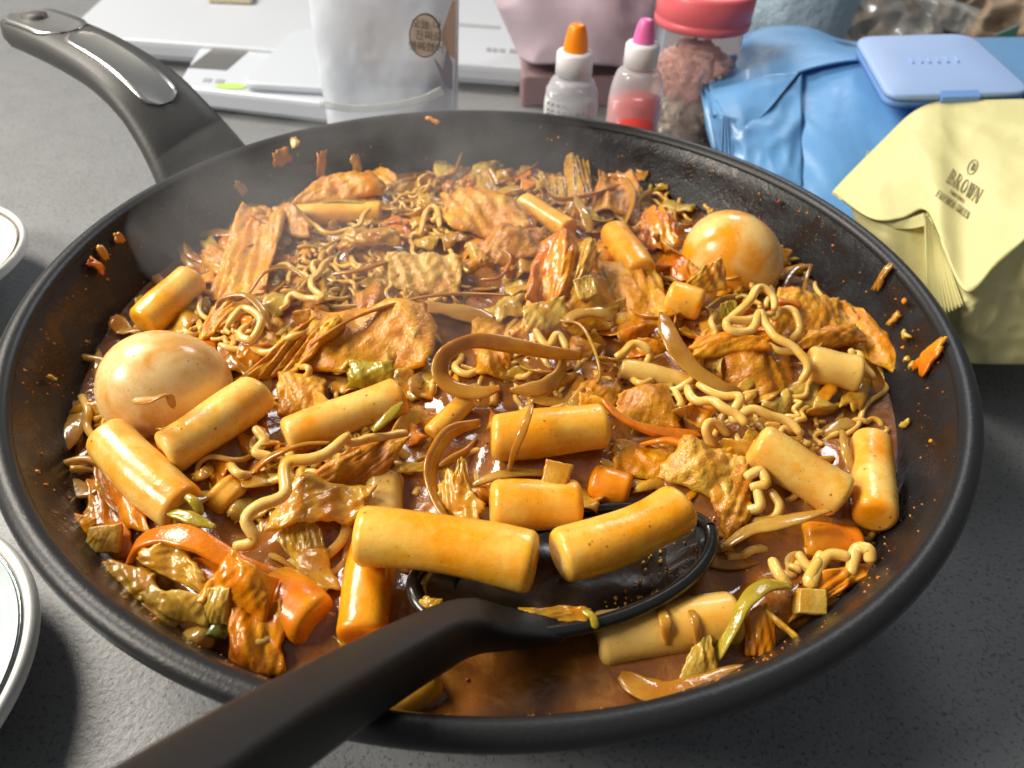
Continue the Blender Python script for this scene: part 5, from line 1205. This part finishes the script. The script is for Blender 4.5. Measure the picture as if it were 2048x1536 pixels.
# ------------------------------------------------------------------ jar with pink lid
def jar():
    y = .262; zb = TZ; c = at_y(1362, 262, y); root = empty('plastic_jar', (c[0], y, TZ), 'clear jar with a pink screw lid, half full of pink and brown granules', 'jar')
    sc = (at_y(1412, 200, y)[0]-at_y(1312, 200, y)[0])/100; R = 62*sc*1.15; zf = lambda py: at_y(1362, py, y)[2]-TZ
    zt_ = zf(45)
    lathe('jar_body', catm([(0.0001, .001), (R*.85, .001), (R*.97, .005), (R, .012), (R*1.02, zt_*.5), (R*1.12, zt_*.8), (R*1.14, zt_)], 4), M['jar'], (c[0], y, TZ), root, 72)
    lathe('screw_lid', [(R*1.12, zt_-.001), (R*1.24, zt_), (R*1.25, zt_+.004), (R*1.22, zt_+.0045), (R*1.24, zt_+.005), (R*1.26, zt_+.017), (R*1.20, zt_+.019), (R*1.0, zt_+.0185), (0.0001, zt_+.018)], M['jarlid'], (c[0], y, TZ), root, 72)
    rr = random.Random(8)
    def grains(name, mat, z0, z1, cnt):
        V = []; F = []
        for i in range(cnt):
            z = rr.uniform(z0, z1); a = rr.uniform(0, 2*PI); r = R*.93*math.sqrt(rr.uniform(.3, 1)); s = rr.uniform(.0016, .0034)
            if z > z1-.012: r *= .35+.65*(z1-z)/.012
            q = np.array([c[0]+r*math.cos(a), y+r*math.sin(a), TZ+z]); b = len(V)
            for k in range(8):
                d = np.array([(k & 1)*2-1, (k >> 1 & 1)*2-1, (k >> 2)*2-1])*.62; V.append(q+d*s*np.array([rr.uniform(.6, 1.3) for _ in range(3)]))
            F += [tuple(b+w for w in f) for f in ((0, 1, 3, 2), (4, 6, 7, 5), (0, 4, 5, 1), (2, 3, 7, 6), (0, 2, 6, 4), (1, 5, 7, 3))]
        o = link_mesh(name, V, F, mat, None, smooth=False); return o
    zm = zf(160); zp_ = zf(85)
    stuff(grains('brown_granules', M['salt_b'], .004, zm, 1500), 'brown granules in the bottom of the jar', 'granules')
    stuff(grains('pink_granules', M['salt_p'], zm-.006, zp_, 1300), 'pink granules heaped on the brown ones in the jar', 'granules')
    for nm, mt, z0, z1, tp in (('brown_granule_bed', 'salt_b', .003, zm, .98), ('pink_granule_bed', 'salt_p', zm-.004, zp_-.006, .6)):
        o = lathe(nm, [(0.0001, z0), (R*.86, z0), (R*.80, z0+.008), (R*.80, z1-.008), (R*.80*tp, z1), (0.0001, z1)], M[mt], (c[0], y, TZ), None, 48)
        stuff(o, 'packed '+nm.split('_')[0]+' granules inside the jar', 'granules')
jar()

# ------------------------------------------------------------------ Coons style film sheets with thickness
def film(name, top, bot, mat, parent, nu=44, nv=30, bulge=0.004, crease=0.0012, cs=45, thick=0.0006, seed=1, back=None, ribs=0, ribd=.0007):
    T_ = spline(top, nu); B_ = spline(bot, nu); V = []; F = []
    tow = CAM.copy()
    grid = []
    for i in range(nv):
        v = i/(nv-1)
        for k in range(nu):
            u = k/(nu-1); p = T_[k]*(1-v)+B_[k]*v; d = tow-p; d /= np.linalg.norm(d)
            h = bulge*4*v*(1-v)*(0.4+0.6*4*u*(1-u))
            q = p*cs
            h += crease*(1-2*abs(noise.noise(Vector((q[0]+seed, q[1]*.6, q[2]*1.0)))))+crease*.6*(1-2*abs(noise.noise(Vector((q[0]*2.1+seed, q[1], q[2]*2.3)))))
            if ribs: h += ribd*math.sin(2*PI*ribs*u)
            grid.append(p+d*h*(1 if ribs else min(1, 4*v+.15)))
    g = np.array(grid)
    if back is None: bk = g-np.array([CF*thick]*len(g))
    else: bk = g+np.array(back)[None, :]
    V = list(g)+list(bk); o = len(g)
    for i in range(nv-1):
        for k in range(nu-1):
            a = i*nu+k; F.append((a, a+1, a+nu+1, a+nu)); F.append((o+a, o+a+nu, o+a+nu+1, o+a+1))
    for k in range(nu-1):
        for a, b in ((k, k+1), ((nv-1)*nu+k, (nv-1)*nu+k+1)): F.append((a, b, o+b, o+a))
    for i in range(nv-1):
        for a, b in ((i*nu, (i+1)*nu), (i*nu+nu-1, (i+1)*nu+nu-1)): F.append((a, b, o+b, o+a))
    return link_mesh(name, V, F, mat, parent)

# ------------------------------------------------------------------ blue wipes pack
bp = empty('blue_wipes_pack', at(1800, 330, TZ), 'blue wet wipes pack with a pale blue flip lid on top', 'wipes pack')
D = at_d
film('front_film', [D(1600, 147, .430), D(1660, 135, .428), D(1740, 124, .425), D(1850, 160, .41), D(2000, 190, .40), D(2150, 200, .39)],
     [D(1560, 420, .395), D(1620, 440, .385), D(1700, 480, .375), D(1800, 520, .37), D(1950, 560, .36), D(2150, 600, .355)], M['blue'], bp, bulge=.006, crease=.0022, cs=34, back=(0, .05, -.004), seed=2)
film('top_film', [D(1412, 152, .455), D(1450, 100, .475), D(1520, 62, .485), D(1610, 60, .488), D(1700, 88, .49), D(1850, 82, .50), D(2150, 78, .51)],
     [D(1425, 235, .432), D(1475, 225, .430), D(1520, 200, .430), D(1600, 147, .429), D(1740, 124, .424), D(1860, 160, .409), D(2150, 200, .389)], M['blue'], bp, bulge=.006, crease=.0016, cs=38, thick=.004, seed=5)
film('end_film', [D(1402, 165, .452), D(1425, 200, .436), D(1480, 235, .420), D(1540, 215, .418), D(1600, 150, .428)],
     [D(1440, 330, .425), D(1480, 350, .41), D(1530, 370, .402), D(1560, 400, .398), D(1600, 430, .392)], M['blue'], bp, bulge=.003, crease=.0030, cs=48, thick=.003, seed=8)
film('fold_flap', [D(1420, 180, .440), D(1480, 165, .428), D(1540, 150, .424), D(1598, 146, .424)],
     [D(1440, 240, .424), D(1475, 262, .412), D(1495, 262, .411), D(1540, 215, .414)], M['blue'], bp, bulge=.001, crease=.0008, thick=.0008, seed=11)
film('crimped_seal', [D(1445, 232, .418), D(1465, 236, .416), D(1490, 240, .415)], [D(1440, 310, .412), D(1475, 330, .409), D(1500, 335, .408)], M['blue'], bp, 40, 14, 0, .0003, thick=.0008, ribs=9, ribd=.0009, seed=3)
film('side_wing', [D(1400, 172, .447), D(1408, 190, .445), D(1420, 205, .44)], [D(1412, 260, .440), D(1425, 300, .432), D(1440, 300, .43)], M['blue'], bp, 16, 14, .001, .0006, thick=.0008, seed=4)
# flip lid
def lid():
    c = [D(1708, 76, .425), D(1938, 70, .422), D(2068, 188, .377), D(1776, 196, .372)]
    n = np.cross(c[1]-c[0], c[3]-c[0]); n /= np.linalg.norm(n); n *= 1 if n[2] > 0 else -1
    def plate(name, f, o0, o1, mat, rad=.09, par=bp):
        ctr = sum(c)/4; pl = []
        for i in range(4):
            p0, p1, p2 = c[i-1], c[i], c[(i+1) % 4]; r0 = .011
            a = (p0-p1)/np.linalg.norm(p0-p1)*r0; b = (p2-p1)/np.linalg.norm(p2-p1)*r0
            for t in np.linspace(0, 1, 8): pl.append(ctr+((1-t)**2*(p1+a)+2*t*(1-t)*p1+t*t*(p1+b)-ctr)*f)
        m = len(pl); V = []; F = []
        for s_, o_ in ((1, o0), (1, o0+(o1-o0)*.75), (.985, o1-.0002), (.955, o1), (.5, o1-.0003)): V += [ctr+(p-ctr)*s_+n*o_ for p in pl]
        for l in range(4):
            for i in range(m): F.append((l*m+i, l*m+(i+1) % m, (l+1)*m+(i+1) % m, (l+1)*m+i))
        F.append(tuple(4*m+i for i in range(m))); F.append(tuple(range(m))[::-1])
        return link_mesh(name, V, F, mat, par)
    plate('lid_base', .985, -.006, -.0022, M['blueside']); plate('lid_cover', 1.0, -.0018, .0012, M['bluelid'])
    e = (c[2]-c[3]); f0 = c[3]+e*.36; f1 = c[3]+e*.62; inn = (c[0]-c[3])/np.linalg.norm(c[0]-c[3])
    V = []
    for q in (f0, f1):
        for du, dn in ((-.0020, -.0062), (-.0020, .0006), (.0030, .0016), (.0030, -.0062)): V.append(q+inn*du+n*dn)
    link_mesh('lid_latch', V, [(0, 1, 2, 3), (7, 6, 5, 4)]+[(i, 4+i, 4+(i+1) % 4, (i+1) % 4) for i in range(4)], M['blueside'], bp, smooth=False)
    # shallow embossed strokes in the middle of the lid
    eu = (c[1]-c[0])/np.linalg.norm(c[1]-c[0]); 
    for k, (u, h_) in enumerate(((.33, .012), (.40, .012), (.46, .012), (.53, .012), (.60, .012), (.68, .012))):
        base = c[0]+(c[1]-c[0])*u+(c[3]-c[0])*.42+(c[2]-c[1]-(c[3]-c[0]))*u*.42
        P = spline([base, base+inn*-.006], 8); V, F = sweep_vf(P+n*.0012, .0009, .0009, 6, 0, 2); link_mesh('embossed_stroke', V, F, M['bluelid'], bp)
lid()

# ------------------------------------------------------------------ yellow wipes pack
yp = empty('yellow_wipes_pack', at(1980, 700, TZ), 'pale yellow wet wipes pack with folded end, BROWN printed on it, right of the pan', 'wipes pack')
LOW = [D(1663, 387, .345), D(1740, 437, .322), D(1800, 438, .318), D(1850, 421, .318), D(1882, 490, .300), D(1930, 583, .285), D(1990, 530, .285), D(2060, 468, .290), D(2200, 330, .30)]
UPP = [D(1664, 383, .3455), D(1700, 345, .350), D(1760, 285, .362), D(1820, 228, .372), D(1870, 205, .377), D(1910, 201, .378), D(1980, 201, .376), D(2060, 200, .374), D(2200, 205, .370)]
film('top_panel', UPP, LOW, M['yellow'], yp, 90, 40, .004, .0018, 34, thick=.0012, seed=3)
film('body_left', [D(1700, 408, .334), D(1760, 436, .321), D(1810, 434, .319), D(1850, 422, .319), D(1872, 470, .309)],
     [D(1735, 520, .340), D(1790, 610, .328), D(1840, 670, .322), D(1880, 705, .316), D(1905, 722, .312)], M['yellow'], yp, 40, 24, .001, .0008, 30, back=(.03, .06, -.001), seed=6)
film('body_right', [D(1862, 440, .316), D(1898, 520, .297), D(1932, 580, .289), D(1995, 522, .289), D(2062, 462, .293), D(2200, 330, .303)],
     [D(1880, 705, .315), D(1905, 724, .3115), D(1935, 727, .310), D(1990, 729, .309), D(2065, 730, .308), D(2200, 732, .306)], M['yellow'], yp, 70, 44, .001, .0045, 40, back=(.03, .06, -.001), seed=9)
film('crimped_seal', [D(1848, 432, .309), D(1858, 440, .307), D(1876, 474, .301)], [D(1852, 600, .300), D(1885, 625, .293), D(1925, 612, .287)], M['yellow'], yp, 60, 20, .000, .0002, 30, thick=.0008, seed=4, ribs=11, ribd=.0008)
film('gusset_crimp', [D(1760, 440, .320), D(1805, 440, .317), D(1848, 426, .316)], [D(1790, 458, .319), D(1820, 458, .316), D(1850, 452, .314)], M['yellow'], yp, 20, 30, 0, .0002, thick=.0008, seed=4)

# serif lettering from strokes; each glyph: list of (x0,y0,x1,y1,weight) on a 0..1 box, arcs given as polylines
def arc(cx, cy, rx, ry, a0, a1, n=10): return [(cx+rx*math.cos(a), cy+ry*math.sin(a)) for a in np.linspace(a0, a1, n)]
def glyph(ch):
    th, tk = .07, .17; G = []
    s = lambda *p, w=tk: G.append((list(p), w))
    ser = lambda x, y, d=.14: G.append(([(x-d, y), (x+d, y)], .06))
    if ch in 'BPR':
        s((.2, 0), (.2, 1)); s((.2, .97), (.5, .97), *arc(.5, .74, .24, .23, PI/2, -PI/2), (.2, .51), w=.10)
        ser(.16, 0); ser(.16, 1)
        if ch == 'B': s((.5, .50), *arc(.52, .26, .30, .25, PI/2, -PI/2), (.2, .02), w=.11)
        if ch == 'R': s((.45, .5), (.82, .0)); ser(.86, 0, .1)
    elif ch in 'OG':
        a = (0, 2*PI) if ch == 'O' else (.6, 2*PI-.5); s(*arc(.5, .5, .36, .47, a[0], a[1], 24), w=.14)
        if ch == 'G': s((.86, .45), (.86, .08), w=.12); ser(.84, .45, .14)
    elif ch == 'C': s(*arc(.5, .5, .36, .47, .7, 2*PI-.7, 20), w=.14)
    elif ch == 'W': s((.05, 1), (.32, 0)); s((.32, 0), (.52, .95), w=th); s((.48, 1), (.72, 0)); s((.72, 0), (.97, 1), w=th); ser(.05, 1, .12); ser(.5, 1, .12); ser(.97, 1, .1)
    elif ch == 'N': s((.15, 0), (.15, 1), w=th); s((.15, 1), (.85, 0)); s((.85, 0), (.85, 1), w=th); ser(.15, 0); ser(.13, 1); ser(.85, 1)
    elif ch in 'EF':
        s((.25, 0), (.25, 1)); s((.2, .97), (.8, .97), w=th); s((.25, .5), (.65, .5), w=th); ser(.2, 0); s((.8, .97), (.8, .82), w=th)
        if ch == 'E': s((.2, .03), (.85, .03), w=th); s((.85, .03), (.85, .2), w=th)
    elif ch == 'H': s((.18, 0), (.18, 1)); s((.82, 0), (.82, 1)); s((.18, .5), (.82, .5), w=th); ser(.18, 0); ser(.18, 1); ser(.82, 0); ser(.82, 1)
    elif ch == 'A': s((.05, 0), (.5, 1), w=th); s((.5, 1), (.95, 0)); s((.25, .35), (.75, .35), w=th)
    elif ch == 'Y': s((.05, 1), (.5, .5)); s((.95, 1), (.5, .5), w=th); s((.5, .5), (.5, 0))
    elif ch == 'I': s((.5, 0), (.5, 1)); ser(.5, 0); ser(.5, 1)
    elif ch == 'S': s((.8, .8), *arc(.5, .74, .28, .22, .3, 1.5*PI, 9), *arc(.5, .26, .30, .24, PI/2, -PI*.85, 9), w=.12)
    return G
def lettering(name, text, O, X, Y, wch, mat, parent, nrm, wscale=1.0):
    """O origin, X vector per glyph advance, Y glyph height vector"""
    for idx, ch in enumerate(text):
        if ch == ' ': continue
        V = []; F = []
        for q_, (poly, wt) in enumerate(glyph(ch)):
            P = np.array([O+X*(idx+p[0]*wch)+Y*p[1] for p in poly]); hgt = np.linalg.norm(X)*wt*wscale*.5; n = len(P)
            T = np.gradient(P, axis=0) if n > 2 else np.array([P[1]-P[0]]*2); T /= np.linalg.norm(T, axis=1)[:, None]+1e-12
            Sd = np.cross(T, nrm)*hgt; lift = nrm*(.00002*q_); b = len(V)
            for i in range(n): V += [P[i]+Sd[i]+lift, P[i]-Sd[i]+lift, P[i]+Sd[i]-nrm*.0002, P[i]-Sd[i]-nrm*.0002]
            for i in range(n-1):
                a = b+4*i; F += [(a, a+1, a+5, a+4), (a+2, a+6, a+7, a+3), (a, a+4, a+6, a+2), (a+1, a+3, a+7, a+5)]
            F += [(b, b+2, b+3, b+1), (b+4*n-4, b+4*n-3, b+4*n-1, b+4*n-2)]
        link_mesh(name, V, F, mat, parent, smooth=False)
bpy.context.view_layer.update()
def hit(px, py):
    dg = bpy.context.evaluated_depsgraph_get(); ob = [o for o in yp.children if o.name.startswith('top_panel')][0]; mw = ob.matrix_world.inverted()
    o_ = mw @ Vector(CAM); d_ = (mw.to_3x3() @ Vector(ray(px, py))).normalized()
    ok, loc, nor, _ = ob.ray_cast(o_, d_)
    return (np.array(ob.matrix_world @ loc) if ok else D(px, py, .33))
def text_on(name, text, p00, p10, p01, wscale=1.0, wch=.86):
    # p00 baseline start, p10 baseline end, p01 top of the first letter (pixels); every letter laid on the film
    n = len(text)
    for i, ch in enumerate(text):
        if ch == ' ': continue
        f = lambda u, v: (p00[0]+(p10[0]-p00[0])*u+(p01[0]-p00[0])*v, p00[1]+(p10[1]-p00[1])*u+(p01[1]-p00[1])*v)
        O = hit(*f(i/n, 0)); X = hit(*f((i+1)/n, 0))-O; Y = hit(*f(i/n, 1))-O
        nr = np.cross(X, Y); nr /= np.linalg.norm(nr); nr *= 1 if nr@(CAM-O) > 0 else -1
        lettering(name, ch, O+nr*.0006, X, Y, wch, M['ink'], yp, nr, wscale)
text_on('brown_lettering', 'BROWN', (1889, 364), (1955, 410), (1903, 339), .75)
text_on('small_lettering', 'BABY WIPES', (1897, 386), (1926, 408), (1900, 380), .7)
text_on('french_green_lettering', 'FRENCH GREEN', (1870, 393), (1934, 440), (1877, 381), .75)
def emblem():
    c = (1945, 334); f = lambda a, s: hit(c[0]+s*(8*math.cos(a)+6*math.sin(a)), c[1]+s*(-14*math.sin(a)+5*math.cos(a)*.6))
    P = np.array([f(a, 1) for a in np.linspace(0, 2*PI, 33)]); d = CAM-P[0]; d /= np.linalg.norm(d)
    V, F = sweep_vf(P+d*.0006, .00045, .0003, 6, 0, 2, False); link_mesh('emblem_ring', V, F, M['ink'], yp)
    text_on('emblem_letter', 'B', (1940, 340), (1948, 344), (1946, 327), 1.2)
emblem()

# ------------------------------------------------------------------ blurred clutter at the very back
pb = empty('pink_plastic_bag', at_y(1120, 130, .33), 'crumpled pale pink plastic bag behind the dropper bottles', 'plastic bag')
film('bag_film', [at_y(965, -50, .36), at_y(1050, -60, .34), at_y(1150, -60, .335), at_y(1300, -60, .34), at_y(1420, -40, .37)],
     [at_y(1040, 118, .345), at_y(1070, 128, .335), at_y(1120, 128, .33), at_y(1200, 130, .33), at_y(1300, 140, .335)], M['pinkbag'], pb, 40, 30, .006, .006, 16, back=(0, .05, 0), seed=4)
rb = empty('red_shade_block', at_y(1200, 170, .36), 'low dusky red block put in for the shaded area between the dropper bottles', 'shade block')  # added block, its dark colour stands for shade between the bottles
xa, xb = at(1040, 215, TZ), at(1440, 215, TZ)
rbox('shade_body', [xa, xb, xb+np.array([0, .06, 0]), xa+np.array([0, .06, 0])], TZ, TZ+.022, M['redshade'], rb, .004, .002)
bf = empty('blue_waffle_cloth', at_y(1590, 50, .42), 'rolled pale blue waffle cloth behind the blue wipes pack', 'cloth')
def waffle():
    a = at_y(1590, 120, .40); V = []; F = []; nz, na = 60, 90
    for i in range(nz):
        z = a[2]-.03+.14*i/(nz-1); R = .038*(1+.35*i/nz)
        for k in range(na):
            th = 2*PI*k/na; r = R*(1+.05*math.sin(2*th+1)+.03*N3(math.cos(th), math.sin(th), z*20, 1.5)+.022*math.sin(45*th)*math.sin(i*1.3))
            V.append((a[0]+.004+r*math.cos(th)*1.05, .44+r*math.sin(th), z))
    for i in range(nz-1):
        for k in range(na): F.append((i*na+k, i*na+(k+1) % na, (i+1)*na+(k+1) % na, (i+1)*na+k))
    F.append(tuple(range(na))[::-1]); F.append(tuple((nz-1)*na+k for k in range(na)))
    link_mesh('cloth_roll', V, F, M['bluefab'], bf)
waffle()
cf_ = empty('crumpled_clear_film', at_y(1760, 60, .48), 'crumpled clear plastic wrapper behind the flip lid', 'plastic film')
film('clear_film', [at_y(1640, -30, .50), at_y(1720, -40, .49), at_y(1800, -40, .49), at_y(1860, -30, .50)], [at_y(1650, 150, .44), at_y(1720, 140, .43), at_y(1800, 130, .43), at_y(1900, 120, .44)], M['film'], cf_, 50, 40, .01, .014, 30, thick=.001, seed=6)
kp = empty('kraft_paper_bag', at_y(1930, 60, .50), 'crumpled brown kraft paper bag at the top right corner', 'paper bag')
film('kraft_sheet', [at_y(1620, -60, .56), at_y(1800, -70, .55), at_y(1900, -60, .53), at_y(2000, -60, .52), at_y(2160, -60, .52)], [at_y(1640, 120, .53), at_y(1780, 130, .50), at_y(1900, 130, .49), at_y(2020, 130, .48), at_y(2160, 130, .48)], M['kraft'], kp, 70, 40, .006, .012, 34, back=(0, .06, 0), seed=12)
film('shiny_window', [at_y(1840, -10, .475), at_y(1900, 0, .47), at_y(1960, 20, .465)], [at_y(1840, 50, .465), at_y(1900, 62, .46), at_y(1930, 70, .458)], M['film'], kp, 30, 24, .004, .008, 44, thick=.001, seed=13)
tp = [at_y(1990, 72, .46), at_y(2040, 50, .46), at_y(2030, 84, .455), at_y(1995, 86, .455)]
link_mesh('dark_label', tp+[q+np.array([0, .003, 0]) for q in tp], [(0, 1, 2, 3), (7, 6, 5, 4)]+[(i, (i+1) % 4, 4+(i+1) % 4, 4+i) for i in range(4)], M['teal'], kp, smooth=False)

# ------------------------------------------------------------------ steam rising from the left and back of the pan
def steam():
    bm = bmesh.new(); bmesh.ops.create_icosphere(bm, subdivisions=3, radius=1.0)
    for v in bm.verts:
        x, y, z = v.co; v.co = Vector((-0.035+x*0.098, 0.045+y*0.085, 0.008+z*0.030))
    me = bpy.data.meshes.new('steam'); bm.to_mesh(me); bm.free()
    m = bpy.data.materials.new('steam_vapour'); m.use_nodes = True; nt = m.node_tree; nt.nodes.remove(nt.nodes['Principled BSDF'])
    pv = nt.nodes.new('ShaderNodeVolumePrincipled'); pv.inputs['Color'].default_value = (0.95, 0.95, 0.97, 1); pv.inputs['Anisotropy'].default_value = 0.2
    v = coords(nt, False); f = noise_n(nt, v, 22, 3, .6, .8)
    d = ramp(nt, f, [(0.38, (0, 0, 0)), (0.72, (1, 1, 1))])
    nt.links.new(math_n(nt, 'MULTIPLY', d, 5.5), pv.inputs['Density']); nt.links.new(pv.outputs[0], nt.nodes['Material Output'].inputs['Volume'])
    me.materials.append(m); o = bpy.data.objects.new('steam', me); C.objects.link(o)
    stuff(o, 'thin white steam drifting over the back left of the pan', 'steam')
steam()
